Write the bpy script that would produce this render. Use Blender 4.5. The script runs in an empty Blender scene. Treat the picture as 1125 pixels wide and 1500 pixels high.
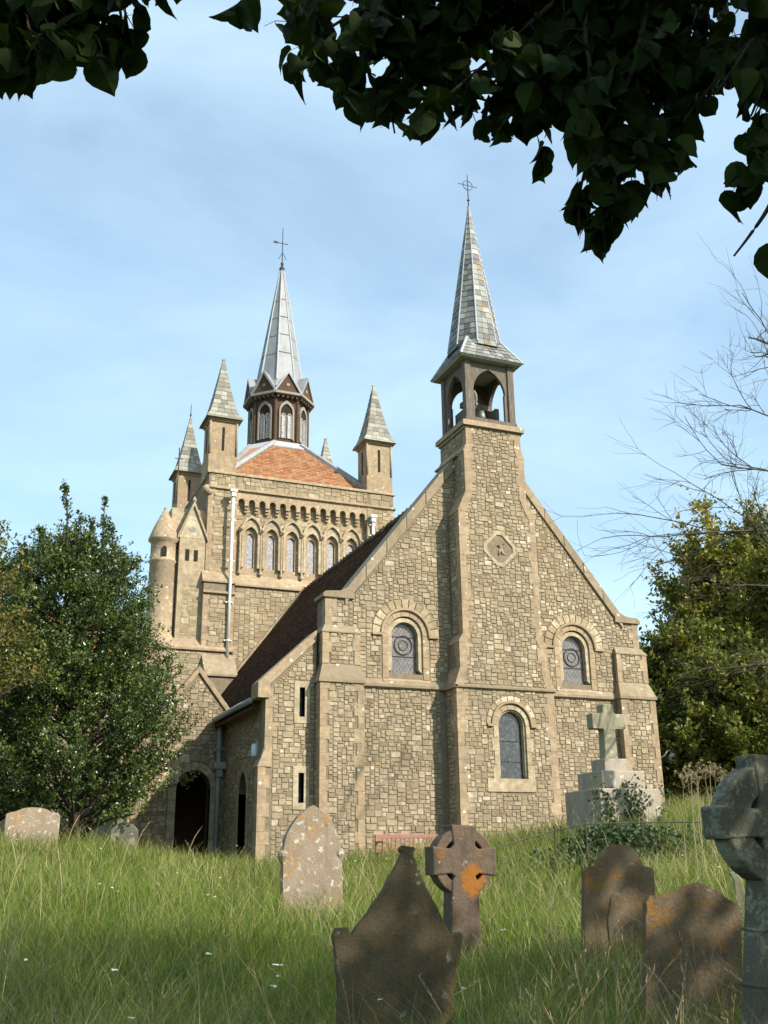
import bpy, bmesh, math, random
import numpy as np
from mathutils import Vector, Matrix
from mathutils.geometry import tessellate_polygon
random.seed(7); rng = np.random.default_rng(11)
S = bpy.context.scene
COL = S.collection
R = math.radians

# ---------------------------------------------------------------- camera
CP = np.array([-8.26238, -24.32125, 0.79704])
CR = np.array([0.92461762, -0.38071684, -0.0117027])
CU = np.array([-0.11382737, -0.30550286, 0.94536307])
CF = np.array([0.36349085, 0.87276726, 0.32580932])
FPX = 1504.11
cd = bpy.data.cameras.new('camera'); cam = bpy.data.objects.new('camera', cd); COL.objects.link(cam)
m = Matrix.Identity(4)
for i in range(3):
    m[i][0] = CR[i]; m[i][1] = CU[i]; m[i][2] = -CF[i]; m[i][3] = CP[i]
cam.matrix_world = m
cd.sensor_fit = 'VERTICAL'; cd.sensor_height = 36.0; cd.sensor_width = 27.0
cd.lens = 36.0 * FPX / 1500.0; cd.clip_start = 0.05; cd.clip_end = 3000
S.camera = cam

# ---------------------------------------------------------------- sky and sun
SUN_E = 37.0
sh = np.array([0.545, -0.84]); sh = sh / np.linalg.norm(sh)
SUN = np.array([sh[0]*math.cos(R(SUN_E)), sh[1]*math.cos(R(SUN_E)), math.sin(R(SUN_E))])
W = bpy.data.worlds.new('World'); S.world = W; W.use_nodes = True
nt = W.node_tree; nt.nodes.clear()
wo = nt.nodes.new('ShaderNodeOutputWorld'); bg = nt.nodes.new('ShaderNodeBackground')
sky = nt.nodes.new('ShaderNodeTexSky'); sky.sky_type = 'NISHITA'; sky.sun_disc = False
sky.sun_elevation = R(SUN_E); sky.sun_rotation = math.atan2(sh[0], sh[1])
sky.air_density = 1.25; sky.dust_density = 1.2; sky.ozone_density = 1.0; sky.altitude = 50
bg.inputs['Strength'].default_value = 0.135
tc = nt.nodes.new('ShaderNodeTexCoord'); mp = nt.nodes.new('ShaderNodeMapping')
mp.inputs['Rotation'].default_value = (R(20), R(52), R(25)); mp.inputs['Scale'].default_value = (1.0, 1.3, 3.2)
nz = nt.nodes.new('ShaderNodeTexNoise'); nz.inputs['Scale'].default_value = 1.9; nz.inputs['Detail'].default_value = 8; nz.inputs['Roughness'].default_value = 0.55
nz.inputs['Distortion'].default_value = 0.5
rp = nt.nodes.new('ShaderNodeValToRGB'); rp.color_ramp.elements[0].position = 0.36; rp.color_ramp.elements[1].position = 0.74
rp.color_ramp.elements[0].color = (0.20, 0.20, 0.20, 1); rp.color_ramp.elements[1].color = (0.52, 0.52, 0.52, 1)
mx = nt.nodes.new('ShaderNodeMixRGB'); mx.inputs[2].default_value = (5.6, 6.6, 7.6, 1)
nt.links.new(tc.outputs['Generated'], mp.inputs['Vector']); nt.links.new(mp.outputs[0], nz.inputs['Vector'])
nt.links.new(nz.outputs['Fac'], rp.inputs['Fac']); nt.links.new(rp.outputs['Color'], mx.inputs[0])
nt.links.new(sky.outputs[0], mx.inputs[1]); tn = nt.nodes.new('ShaderNodeMixRGB'); tn.blend_type = 'MULTIPLY'; tn.inputs[0].default_value = 1; tn.inputs[2].default_value = (0.95, 1.06, 1.06, 1)
nt.links.new(mx.outputs[0], tn.inputs[1]); nt.links.new(tn.outputs[0], bg.inputs['Color']); nt.links.new(bg.outputs[0], wo.inputs[0])
sl = bpy.data.lights.new('sun', 'SUN'); sl.energy = 5.0; sl.angle = R(0.6); sl.color = (1.0, 0.93, 0.82)
so = bpy.data.objects.new('sun', sl); COL.objects.link(so)
so.rotation_euler = Vector(-SUN).to_track_quat('-Z', 'Y').to_euler(); so.location = tuple(SUN*80)
S.view_settings.view_transform = 'Standard'; S.view_settings.look = 'None'
S.view_settings.gamma = 1.0; S.view_settings.use_curve_mapping = False
S.view_settings.exposure = 0.62
S.cycles.max_bounces = 6; S.cycles.transparent_max_bounces = 8
S.cycles.use_denoising = True

# ---------------------------------------------------------------- helpers: photograph -> place
def ray(x, y): return CR*(x-562.5)/FPX + CU*(750-y)/FPX + CF
def PD(x, y, t): return CP + ray(x, y)*t
def PY(x, y, Y):
    d = ray(x, y); return CP + d*((Y-CP[1])/d[1])
def proj(P):
    d = np.asarray(P, float) - CP; w = d @ CF
    return 562.5 + FPX*(d @ CR)/w, 750 - FPX*(d @ CU)/w, w

# ---------------------------------------------------------------- helpers: meshes
class MB:
    def __init__(s): s.v = []; s.f = []; s.r = []
    def add(s, vs, fs, r=None):
        o = len(s.v); s.v += [tuple(float(c) for c in p) for p in vs]
        rr = random.random() if r is None else r
        for f in fs: s.f.append(tuple(o+i for i in f)); s.r.append(rr)
    def box(s, x0, x1, y0, y1, z0, z1, r=None):
        s.add([(x0,y0,z0),(x1,y0,z0),(x1,y1,z0),(x0,y1,z0),(x0,y0,z1),(x1,y0,z1),(x1,y1,z1),(x0,y1,z1)],
              [(0,3,2,1),(4,5,6,7),(0,1,5,4),(1,2,6,5),(2,3,7,6),(3,0,4,7)], r); return s
    def prism(s, poly, y0, y1, fn=None, r=None):
        # poly in (u, v); fn(u, v, d) -> xyz; default front plane: (x, y, z) = (u, d, v)
        fn = fn or (lambda u, v, d: (u, d, v)); n = len(poly)
        tri = tessellate_polygon([[Vector((p[0], p[1], 0)) for p in poly]])
        vs = [fn(p[0], p[1], y0) for p in poly] + [fn(p[0], p[1], y1) for p in poly]
        fs = [tuple(t) for t in tri] + [tuple(i+n for i in reversed(t)) for t in tri]
        fs += [(i, (i+1) % n, (i+1) % n + n, i+n) for i in range(n)]
        s.add(vs, fs, r); return s
    def holed(s, outer, holes, y0, y1, fn=None, r=None):
        fn = fn or (lambda u, v, d: (u, d, v)); loops = [outer]+holes
        tri = tessellate_polygon([[Vector((p[0], p[1], 0)) for p in l] for l in loops])
        allp = [p for l in loops for p in l]; n = len(allp)
        vs = [fn(p[0], p[1], y0) for p in allp] + [fn(p[0], p[1], y1) for p in allp]
        fs = [tuple(t) for t in tri] + [tuple(i+n for i in reversed(t)) for t in tri]
        o = 0
        for l in loops:
            k = len(l); fs += [(o+i, o+(i+1) % k, o+(i+1) % k+n, o+i+n) for i in range(k)]; o += k
        s.add(vs, fs, r); return s
    def strip(s, inner, outer, y0, y1, fn=None, r=None, closed=False):
        # band between two open polylines of equal length, extruded in depth
        fn = fn or (lambda u, v, d: (u, d, v)); n = len(inner)
        vs = [fn(*p, y0) for p in inner]+[fn(*p, y0) for p in outer]+[fn(*p, y1) for p in inner]+[fn(*p, y1) for p in outer]
        fs = []
        rngk = range(n) if closed else range(n-1)
        for i in rngk:
            j = (i+1) % n
            fs += [(i, j, j+n, i+n), (i+2*n, i+3*n, j+3*n, j+2*n), (i+n, j+n, j+3*n, i+3*n), (j, i, i+2*n, j+2*n)]
        if not closed: fs += [(0, n, 3*n, 2*n), (n-1, 3*n-1, 4*n-1, 2*n-1)]
        s.add(vs, fs, r); return s
    def tube(s, path, rad, n=6, r=None, cap=True):
        path = [np.asarray(p, float) for p in path]; k = len(path)
        rad = [rad]*k if np.isscalar(rad) else rad
        vs = []; ref = np.array([0.31, 0.17, 0.93])
        for i, p in enumerate(path):
            t = path[min(i+1, k-1)] - path[max(i-1, 0)]; L = np.linalg.norm(t); t = t/(L if L > 1e-9 else 1)
            a = np.cross(t, ref if abs(t @ ref) < .9 else np.array([1., 0, 0])); a /= np.linalg.norm(a)
            b = np.cross(t, a)
            for q in range(n):
                an = 2*math.pi*q/n; vs.append(p + rad[i]*(math.cos(an)*a + math.sin(an)*b))
        fs = [(i*n+q, i*n+(q+1) % n, (i+1)*n+(q+1) % n, (i+1)*n+q) for i in range(k-1) for q in range(n)]
        if cap: fs += [tuple(range(n-1, -1, -1)), tuple((k-1)*n+q for q in range(n))]
        s.add(vs, fs, r); return s
    def lathe(s, prof, c, n=20, r=None, rot=0.0, sq=1.0):
        vs = []; k = len(prof)
        for (rr, z) in prof:
            for q in range(n):
                an = 2*math.pi*q/n + rot; vs.append((c[0]+rr*math.cos(an), c[1]+rr*math.sin(an)*sq, c[2]+z))
        fs = [(i*n+q, i*n+(q+1) % n, (i+1)*n+(q+1) % n, (i+1)*n+q) for i in range(k-1) for q in range(n)]
        fs += [tuple(range(n-1, -1, -1)), tuple((k-1)*n+q for q in range(n))]
        s.add(vs, fs, r); return s
    def build(s, name, mat, parent=None, smooth=False, bevel=0.0):
        me = bpy.data.meshes.new(name); me.from_pydata(s.v, [], s.f)
        at = me.attributes.new('rnd', 'FLOAT', 'FACE'); at.data.foreach_set('value', s.r)
        bm = bmesh.new(); bm.from_mesh(me)
        bmesh.ops.recalc_face_normals(bm, faces=bm.faces); bm.to_mesh(me); bm.free()
        return link(name, me, mat, parent, smooth, bevel)
def link(name, me, mat, parent=None, smooth=False, bevel=0.0):
    me.materials.append(M[mat] if isinstance(mat, str) else mat)
    if smooth: me.polygons.foreach_set('use_smooth', [True]*len(me.polygons))
    o = bpy.data.objects.new(name, me); COL.objects.link(o)
    if bevel > 0:
        b = o.modifiers.new('bevel', 'BEVEL'); b.width = bevel; b.segments = 2; b.limit_method = 'ANGLE'; b.angle_limit = R(35)
    setp(o, parent); return o
def setp(o, parent):
    if parent is not None:
        o.parent = parent
        if parent.type == 'EMPTY':
            o.matrix_parent_inverse = Matrix.LocRotScale(parent.location, parent.rotation_euler, None).inverted()
def np_mesh(name, V, F, mat, parent=None, rnd=None, smooth=False):
    V = np.asarray(V, np.float32); F = np.asarray(F, np.int32); n, k = F.shape
    me = bpy.data.meshes.new(name)
    me.vertices.add(len(V)); me.vertices.foreach_set('co', V.ravel())
    me.loops.add(n*k); me.loops.foreach_set('vertex_index', F.ravel())
    me.polygons.add(n); me.polygons.foreach_set('loop_start', np.arange(n, dtype=np.int32)*k)
    me.update(calc_edges=True)
    if rnd is not None:
        at = me.attributes.new('rnd', 'FLOAT', 'FACE'); at.data.foreach_set('value', np.asarray(rnd, np.float32))
    return link(name, me, mat, parent, smooth)
def empty(name, loc, label=None, cat=None, group=None):
    o = bpy.data.objects.new(name, None); COL.objects.link(o); o.location = tuple(float(c) for c in loc); o.empty_display_size = .2
    if label: tag(o, label, cat, group)
    return o
def tag(o, label=None, cat=None, group=None, kind=None):
    if label: o['label'] = label
    if cat: o['category'] = cat
    if group: o['group'] = group
    if kind: o['kind'] = kind
    return o

# ---------------------------------------------------------------- materials
M = {}
class NB:
    def __init__(s, name, rough=0.9, spec=0.3):
        s.m = bpy.data.materials.new(name); s.m.use_nodes = True; s.t = s.m.node_tree; s.n = s.t.nodes
        s.b = s.n['Principled BSDF']; s.b.inputs['Roughness'].default_value = rough
        s.b.inputs['Specular IOR Level'].default_value = spec
        s.tc = s.n.new('ShaderNodeTexCoord'); M[name] = s.m
    def L(s, a, b): s.t.links.new(a, b)
    def co(s, sc=(1, 1, 1)):
        mp = s.n.new('ShaderNodeMapping'); mp.inputs['Scale'].default_value = sc; s.L(s.tc.outputs['Object'], mp.inputs[0]); return mp.outputs[0]
    def noise(s, scale, detail=4, rough=.55, vec=None, dist=0.0):
        x = s.n.new('ShaderNodeTexNoise'); x.inputs['Scale'].default_value = scale; x.inputs['Detail'].default_value = detail
        x.inputs['Roughness'].default_value = rough; x.inputs['Distortion'].default_value = dist
        s.L(vec or s.tc.outputs['Object'], x.inputs['Vector']); return x.outputs['Fac']
    def voro(s, scale, feature='F1', out='Distance', vec=None, rnd=1.0):
        x = s.n.new('ShaderNodeTexVoronoi'); x.feature = feature; x.inputs['Scale'].default_value = scale
        x.inputs['Randomness'].default_value = rnd
        s.L(vec or s.tc.outputs['Object'], x.inputs['Vector']); return x.outputs[out]
    def attr(s, name='rnd'):
        x = s.n.new('ShaderNodeAttribute'); x.attribute_name = name; return x.outputs['Fac']
    def ramp(s, fac, stops, interp='LINEAR'):
        x = s.n.new('ShaderNodeValToRGB'); e = x.color_ramp.elements; x.color_ramp.interpolation = interp
        while len(e) < len(stops): e.new(0.5)
        for i, (p, c) in enumerate(stops):
            e[i].position = p; c = (c, c, c) if np.isscalar(c) else c; e[i].color = (*c, 1)
        s.L(fac, x.inputs[0]); return x.outputs['Color']
    def mix(s, fac, a, b, mode='MIX'):
        x = s.n.new('ShaderNodeMixRGB'); x.blend_type = mode
        for v, i in ((fac, 0), (a, 1), (b, 2)):
            if hasattr(v, 'links') or hasattr(v, 'is_linked'): s.L(v, x.inputs[i])
            elif i == 0: x.inputs[0].default_value = v
            else: x.inputs[i].default_value = (*v, 1)
        return x.outputs[0]
    def math(s, op, a, b=0.0):
        x = s.n.new('ShaderNodeMath'); x.operation = op
        for v, i in ((a, 0), (b, 1)):
            if hasattr(v, 'is_linked'): s.L(v, x.inputs[i])
            else: x.inputs[i].default_value = v
        return x.outputs[0]
    def bump(s, h, strength=.4, dist=.02):
        x = s.n.new('ShaderNodeBump'); x.inputs['Strength'].default_value = strength; x.inputs['Distance'].default_value = dist
        s.L(h, x.inputs['Height']); s.L(x.outputs[0], s.b.inputs['Normal'])
    def col(s, c): s.L(c, s.b.inputs['Base Color']) if hasattr(c, 'is_linked') else setattr(s.b.inputs['Base Color'], 'default_value', (*c, 1))

def mk_stone(name, stops, nscale=9, dark=.6, bump=.5, weather=True):
    b = NB(name, .95, .15)
    c = b.ramp(b.attr(), stops)
    n1 = b.noise(nscale, 6, .65); n2 = b.noise(1.1, 5, .6); n3 = b.noise(42, 3, .7)
    c = b.mix(b.ramp(n1, [(.3, .75), (.6, 0)]), c, (.17, .13, .085))
    c = b.mix(b.ramp(n3, [(.58, 0), (.8, .5)]), c, (.62, .55, .42))
    if weather:
        n4 = b.noise(3.4, 9, .72); c = b.mix(b.ramp(n4, [(.46, 0), (.62, .6)]), c, (.26, .205, .135)); n5 = b.noise(7.7, 8, .75); c = b.mix(b.ramp(n5, [(.6, 0), (.7, .45)]), c, (.53, .46, .34))
        c = b.mix(b.ramp(n2, [(.42, 0), (.72, .55)]), c, (.215, .17, .115), 'MIX')
        st = b.noise(1.7, 6, .7, b.co((1.5, 1.5, .22)))
        c = b.mix(b.ramp(st, [(.54, 0), (.76, .5)]), c, (.14, .115, .085))
        li = b.noise(3.1, 8, .75)
        c = b.mix(b.ramp(li, [(.66, 0), (.72, .65)]), c, (.50, .47, .40))
    b.col(c); b.bump(b.math('ADD', n1, b.math('MULTIPLY', n3, .6)), bump, .03)
mk_stone('rubble', [(0, (.20, .15, .092)), (.16, (.265, .205, .128)), (.40, (.345, .272, .172)), (.66, (.415, .335, .222)), (.84, (.50, .42, .292)), (.965, (.60, .53, .40)), (1, (.36, .22, .12))])
mk_stone('rubble_tower', [(0, (.22, .165, .095)), (.4, (.36, .28, .165)), (.75, (.46, .37, .235)), (1, (.56, .48, .33))])
mk_stone('ashlar', [(0, (.365, .258, .158)), (.5, (.41, .298, .187)), (1, (.445, .335, .215))], 7, .6, .25)
mk_stone('weathered', [(0, (.25, .195, .125)), (.5, (.31, .245, .16)), (1, (.36, .29, .195))], 5, .6, .5)
mk_stone('ashlar_pale', [(0, (.43, .345, .22)), (.5, (.49, .40, .265)), (1, (.54, .45, .31))], 6, .6, .2)
mk_stone('voussoir', [(0, (.28, .21, .125)), (.5, (.40, .315, .195)), (1, (.60, .51, .36))], 9, .6, .3, False)
for nm_ in ('weathered', 'ashlar'):
    t_ = M[nm_].node_tree; bs = t_.nodes['Principled BSDF']; old = bs.inputs['Base Color'].links[0].from_socket
    v_ = t_.nodes.new('ShaderNodeTexVoronoi'); v_.inputs['Scale'].default_value = 3.2; tc_ = t_.nodes.new('ShaderNodeTexCoord'); n_ = t_.nodes.new('ShaderNodeTexNoise'); n_.inputs['Scale'].default_value = 14
    a_ = t_.nodes.new('ShaderNodeMath'); a_.operation = 'MULTIPLY_ADD'; a_.inputs[1].default_value = .14; r_ = t_.nodes.new('ShaderNodeValToRGB'); x_ = t_.nodes.new('ShaderNodeMixRGB'); x_.inputs[2].default_value = (.60, .57, .49, 1)
    r_.color_ramp.elements[0].position = .185; r_.color_ramp.elements[1].position = .20; r_.color_ramp.elements[0].color = (.85, .85, .85, 1); r_.color_ramp.elements[1].color = (0, 0, 0, 1)
    t_.links.new(tc_.outputs['Object'], v_.inputs['Vector']); t_.links.new(tc_.outputs['Object'], n_.inputs['Vector']); t_.links.new(n_.outputs['Fac'], a_.inputs[0]); t_.links.new(v_.outputs['Distance'], a_.inputs[2])
    t_.links.new(a_.outputs[0], r_.inputs[0]); t_.links.new(r_.outputs[0], x_.inputs[0]); t_.links.new(old, x_.inputs[1]); t_.links.new(x_.outputs[0], bs.inputs['Base Color'])
b = NB('mortar', .97, .1); n = b.noise(6, 6, .7)
b.col(b.ramp(n, [(.3, (.15, .118, .08)), (.7, (.25, .20, .135))])); b.bump(b.noise(60, 4), .4, .01)

def mk_grave(name, base, base2, orange, pale, o_lo=.56, p_lo=.62, moss=.5, sc=1.0):
    b = NB(name, .96, .12)
    n1 = b.noise(5*sc, 7, .7); c = b.ramp(n1, [(.3, base), (.7, base2)])
    st = b.noise(2.2*sc, 5, .65, b.co((3.2, 3.2, .6)))
    c = b.mix(b.ramp(st, [(.5, 0), (.75, .55)]), c, tuple(v*.38 for v in base))
    mo = b.noise(3*sc, 6, .7, b.co((1.3, .9, 1)))
    c = b.mix(b.ramp(mo, [(.55, 0), (.72, moss)]), c, (.075, .085, .04))
    o = b.noise(4.2*sc, 8, .72, b.co((1, 1.2, .9)), .3)
    c = b.mix(b.ramp(o, [(o_lo, 0), (o_lo+.06, .85)]), c, orange)
    vec = b.n.new('ShaderNodeMixRGB'); vec.inputs[0].default_value = .12
    nn = b.n.new('ShaderNodeTexNoise'); nn.inputs['Scale'].default_value = 9*sc; nn.inputs['Detail'].default_value = 4
    b.L(b.tc.outputs['Object'], nn.inputs['Vector']); b.L(b.tc.outputs['Object'], vec.inputs[1]); b.L(nn.outputs['Color'], vec.inputs[2])
    v = b.math('ADD', b.voro(6.2*sc, vec=vec.outputs[0]), b.math('MULTIPLY', b.noise(13*sc, 6, .75), .55)); pr = b.ramp(v, [(.46, .85), (.50, 0)])
    sel = b.ramp(b.noise(2.6*sc, 2), [(p_lo-.1, 0), (p_lo-.05, 1)])
    c = b.mix(b.mix(1, pr, sel, 'MULTIPLY'), c, pale)
    p2 = b.noise(8*sc, 9, .8); c = b.mix(b.ramp(p2, [(p_lo, 0), (p_lo+.04, .75)]), c, pale)
    f = b.noise(90, 3, .7); c = b.mix(b.ramp(f, [(.35, .5), (.6, 0)]), c, tuple(v*.5 for v in base))
    b.col(c); b.bump(b.math('ADD', b.noise(30, 6, .7), b.math('MULTIPLY', p2, .7)), .55, .02)
mk_grave('grave_brown', (.105, .08, .045), (.165, .125, .075), (.19, .10, .03), (.36, .36, .26), .60, .63, .5, 1.2)
mk_grave('grave_orange', (.14, .10, .062), (.22, .165, .105), (.27, .135, .035), (.40, .38, .29), .535, .685, .4, 1.3)
mk_grave('grave_celtic', (.11, .08, .058), (.18, .135, .10), (.24, .11, .03), (.36, .34, .27), .57, .66, .35, 1.6)
mk_grave('grave_pale', (.25, .19, .135), (.36, .28, .21), (.36, .21, .07), (.58, .56, .47), .55, .565, .25, 1.3)
mk_grave('grave_grey', (.105, .095, .07), (.16, .148, .11), (.17, .13, .055), (.29, .30, .215), .66, .53, .6, .5)
mk_grave('monument', (.34, .29, .23), (.45, .39, .31), (.46, .33, .15), (.62, .60, .52), .58, .60, .12, .9)
mk_grave('cross_stone', (.28, .25, .17), (.36, .33, .23), (.36, .30, .15), (.48, .47, .36), .62, .62, .35, 1)

b = NB('roof_tile', .9, .2)
c = b.ramp(b.attr(), [(0, (.035, .022, .016)), (.4, (.075, .042, .028)), (.75, (.12, .06, .036)), (1, (.17, .085, .05))])
n1 = b.noise(1.3, 7, .7); c = b.mix(b.ramp(n1, [(.46, 0), (.66, .85)]), c, (.04, .038, .028))
c = b.mix(b.ramp(b.noise(9, 6, .75), [(.62, 0), (.7, .6)]), c, (.16, .15, .09)); b.col(c); b.bump(b.noise(30, 4), .3, .01)
b = NB('tile_orange', .9, .2)
c = b.ramp(b.attr(), [(0, (.24, .10, .05)), (.4, (.31, .145, .072)), (.8, (.38, .195, .10)), (1, (.30, .21, .13))])
c = b.mix(b.ramp(b.noise(1.6, 7, .7), [(.5, 0), (.72, .6)]), c, (.22, .15, .075)); b.col(c); b.bump(b.noise(30, 4), .3, .01)
b = NB('slate', .62, .4)
c = b.ramp(b.attr(), [(0, (.07, .073, .07)), (.35, (.135, .137, .128)), (.7, (.21, .21, .19)), (1, (.37, .37, .34))], 'LINEAR')
c = b.mix(b.ramp(b.noise(5, 7, .75), [(.55, 0), (.68, .7)]), c, (.33, .33, .28))
c = b.mix(b.ramp(b.noise(1.9, 5, .6), [(.60, 0), (.66, .8)]), c, (.27, .165, .04)); b.col(c); b.bump(b.noise(40, 4), .3, .01)
b = NB('cap_stone', .92, .15)
c = b.ramp(b.attr(), [(0, (.17, .16, .13)), (.5, (.26, .245, .20)), (1, (.36, .34, .285))])
c = b.mix(b.ramp(b.noise(4, 7, .75), [(.5, 0), (.66, .7)]), c, (.155, .15, .12)); b.col(c); b.bump(b.noise(25, 5), .4, .02)
b = NB('lead', .6, .4); b.b.inputs['Metallic'].default_value = .1
c = b.ramp(b.noise(2.2, 7, .7, b.co((1, 1, .35))), [(.3, (.17, .175, .175)), (.55, (.265, .27, .275)), (.75, (.20, .18, .15))]); b.col(c); b.bump(b.noise(14, 4), .2, .01)
b = NB('lead_pale', .5, .5); b.col(b.ramp(b.noise(3, 6, .7), [(.3, (.32, .33, .34)), (.7, (.46, .475, .49))]))
b = NB('timber', .88, .2)
w = b.noise(5, 6, .7, b.co((7, 7, .7))); c = b.ramp(w, [(.3, (.075, .06, .047)), (.55, (.15, .125, .098)), (.75, (.24, .21, .17))]); b.col(c); b.bump(w, .5, .01)
b = NB('timber_brown', .85, .2)
w = b.noise(5, 6, .7, b.co((7, 7, .7))); b.col(b.ramp(w, [(.3, (.045, .028, .018)), (.7, (.12, .075, .045))])); b.bump(w, .4, .01)
b = NB('timber_pale', .9, .2)
w = b.noise(5, 6, .7, b.co((7, 7, .7))); b.col(b.ramp(w, [(.3, (.19, .165, .13)), (.7, (.33, .30, .25))])); b.bump(w, .4, .01)
b = NB('bench_wood', .8, .3)
w = b.noise(4, 6, .7, b.co((1, 8, 8))); b.col(b.ramp(w, [(.3, (.24, .115, .085)), (.7, (.36, .185, .135))])); b.bump(w, .4, .01)
b = NB('leaded_glass', .28, .6)
gv = b.co((1, 1, 1)); sp = b.n.new('ShaderNodeSeparateXYZ'); b.L(gv, sp.inputs[0])
d1 = b.math('ADD', sp.outputs['X'], b.math('MULTIPLY', sp.outputs['Z'], .72)); d2 = b.math('SUBTRACT', sp.outputs['X'], b.math('MULTIPLY', sp.outputs['Z'], .72))
l1 = b.math('PINGPONG', d1, .055); l2 = b.math('PINGPONG', d2, .055)
ln = b.math('MINIMUM', l1, l2)
gc = b.ramp(b.voro(13, out='Color'), [(0, (.07, .068, .064)), (.5, (.14, .135, .13)), (1, (.225, .20, .185))])
gc = b.mix(b.ramp(b.noise(5, 5, .7), [(.4, 0), (.7, .6)]), gc, (.19, .13, .11))
c = b.mix(b.ramp(ln, [(.004, 1), (.011, 0)]), gc, (.05, .048, .046)); b.col(c); b.bump(b.noise(9, 3), .25, .02)
b = NB('dark_glass', .2, .6); b.L(b.ramp(b.voro(16, out='Color'), [(0, (.02, .022, .026)), (.6, (.045, .05, .055)), (1, (.10, .11, .12))]), b.b.inputs['Base Color']); b.bump(b.noise(8, 3), .3, .02)
b = NB('grey_glass', .4, .5)
v = b.voro(6, 'DISTANCE_TO_EDGE', 'Distance', b.co((1.2, 1.2, 1)))
b.col(b.mix(b.ramp(v, [(.03, 1), (.07, 0)]), b.ramp(b.noise(6, 4), [(.3, (.21, .205, .21)), (.7, (.33, .32, .32))]), (.12, .12, .125)))
b = NB('door_wood', .8, .25); w = b.noise(4, 6, .7, b.co((9, 9, .6))); b.col(b.ramp(w, [(.3, (.055, .028, .018)), (.7, (.12, .06, .035))])); b.bump(w, .4, .01)
b = NB('white_paint', .55, .4); b.col(b.mix(b.ramp(b.noise(3, 6, .7, b.co((3, 3, .6))), [(.5, 0), (.75, .6)]), (.72, .70, .64), (.42, .38, .28)))
b = NB('grey_paint', .6, .4); b.col(b.ramp(b.noise(3, 6, .7, b.co((3, 3, .6))), [(.3, (.22, .235, .225)), (.7, (.33, .345, .325))]))
b = NB('iron', .7, .4); b.col(b.ramp(b.noise(12, 5), [(.3, (.025, .025, .024)), (.7, (.06, .052, .045))]))
b = NB('rail_iron', .75, .3); b.col(b.ramp(b.noise(6, 5), [(.35, (.03, .045, .032)), (.65, (.10, .07, .045))]))
b = NB('bell_bronze', .5, .5); b.b.inputs['Metallic'].default_value = .6; b.col(b.ramp(b.noise(8, 4), [(.3, (.11, .14, .11)), (.7, (.20, .21, .155))]))
b = NB('enamel_white', .35, .5); b.col((.72, .75, .76))
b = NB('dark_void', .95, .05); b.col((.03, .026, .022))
b = NB('bark', .95, .1); w = b.noise(6, 7, .7, b.co((2.5, 2.5, .5))); b.col(b.ramp(w, [(.3, (.05, .04, .03)), (.7, (.135, .11, .085))])); b.bump(w, .8, .04)
b = NB('bark_dark', .95, .1); w = b.noise(6, 7, .7, b.co((2.5, 2.5, .5))); b.col(b.ramp(w, [(.3, (.03, .025, .018)), (.7, (.075, .06, .042))])); b.bump(w, .8, .04)
b = NB('bark_pale', .95, .1); w = b.noise(9, 7, .7); b.col(b.ramp(w, [(.3, (.15, .125, .10)), (.7, (.30, .265, .225))])); b.bump(w, .6, .02)
b = NB('soil', .97, .1)
c = b.ramp(b.noise(1.1, 7, .65), [(.3, (.035, .055, .015)), (.55, (.06, .085, .022)), (.75, (.09, .095, .035))]); b.col(c); b.bump(b.noise(14, 6, .7), .8, .08)

def mk_leaf(name, stops, rough=.5, spec=.4, trans=.35, tcol=None, rs=.5):
    b = NB(name, rough, spec); c = b.ramp(b.attr(), stops)
    b.col(c)
    t = b.n.new('ShaderNodeBsdfTranslucent'); b.L(b.mix(.7, c, tcol or (.16, .22, .03)), t.inputs['Color'])
    mxs = b.n.new('ShaderNodeMixShader'); mxs.inputs[0].default_value = trans
    b.L(b.b.outputs[0], mxs.inputs[1]); b.L(t.outputs[0], mxs.inputs[2]); b.L(mxs.outputs[0], b.n['Material Output'].inputs[0])
mk_leaf('leaf_holly', [(0, (.026, .046, .010)), (.5, (.068, .102, .022)), (.85, (.115, .15, .034)), (1, (.17, .17, .042))], .32, .55, .15)
mk_leaf('leaf_yellow', [(0, (.07, .075, .016)), (.5, (.14, .125, .024)), (1, (.24, .175, .035))], .5, .4, .3)
mk_leaf('leaf_oak', [(0, (.06, .072, .014)), (.45, (.20, .195, .03)), (.8, (.34, .285, .042)), (1, (.44, .27, .05))], .55, .3, .3)
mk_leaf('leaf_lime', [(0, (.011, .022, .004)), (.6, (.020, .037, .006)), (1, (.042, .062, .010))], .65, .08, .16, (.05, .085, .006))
mk_leaf('leaf_ivy', [(0, (.018, .038, .012)), (.6, (.035, .065, .02)), (1, (.07, .10, .03))], .5, .25, .15)
mk_leaf('grass_blade', [(0, (.065, .105, .018)), (.35, (.125, .18, .028)), (.66, (.19, .24, .042)), (.80, (.27, .275, .07)), (.90, (.40, .34, .15)), (1, (.52, .43, .23))], .6, .25, .40, (.22, .28, .035))
mk_leaf('dry_stalk', [(0, (.22, .16, .08)), (.5, (.36, .28, .15)), (1, (.50, .42, .26))], .7, .2, .25, (.4, .32, .15))
b = NB('petal_white', .8, .2); b.col((.72, .72, .66))

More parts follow.
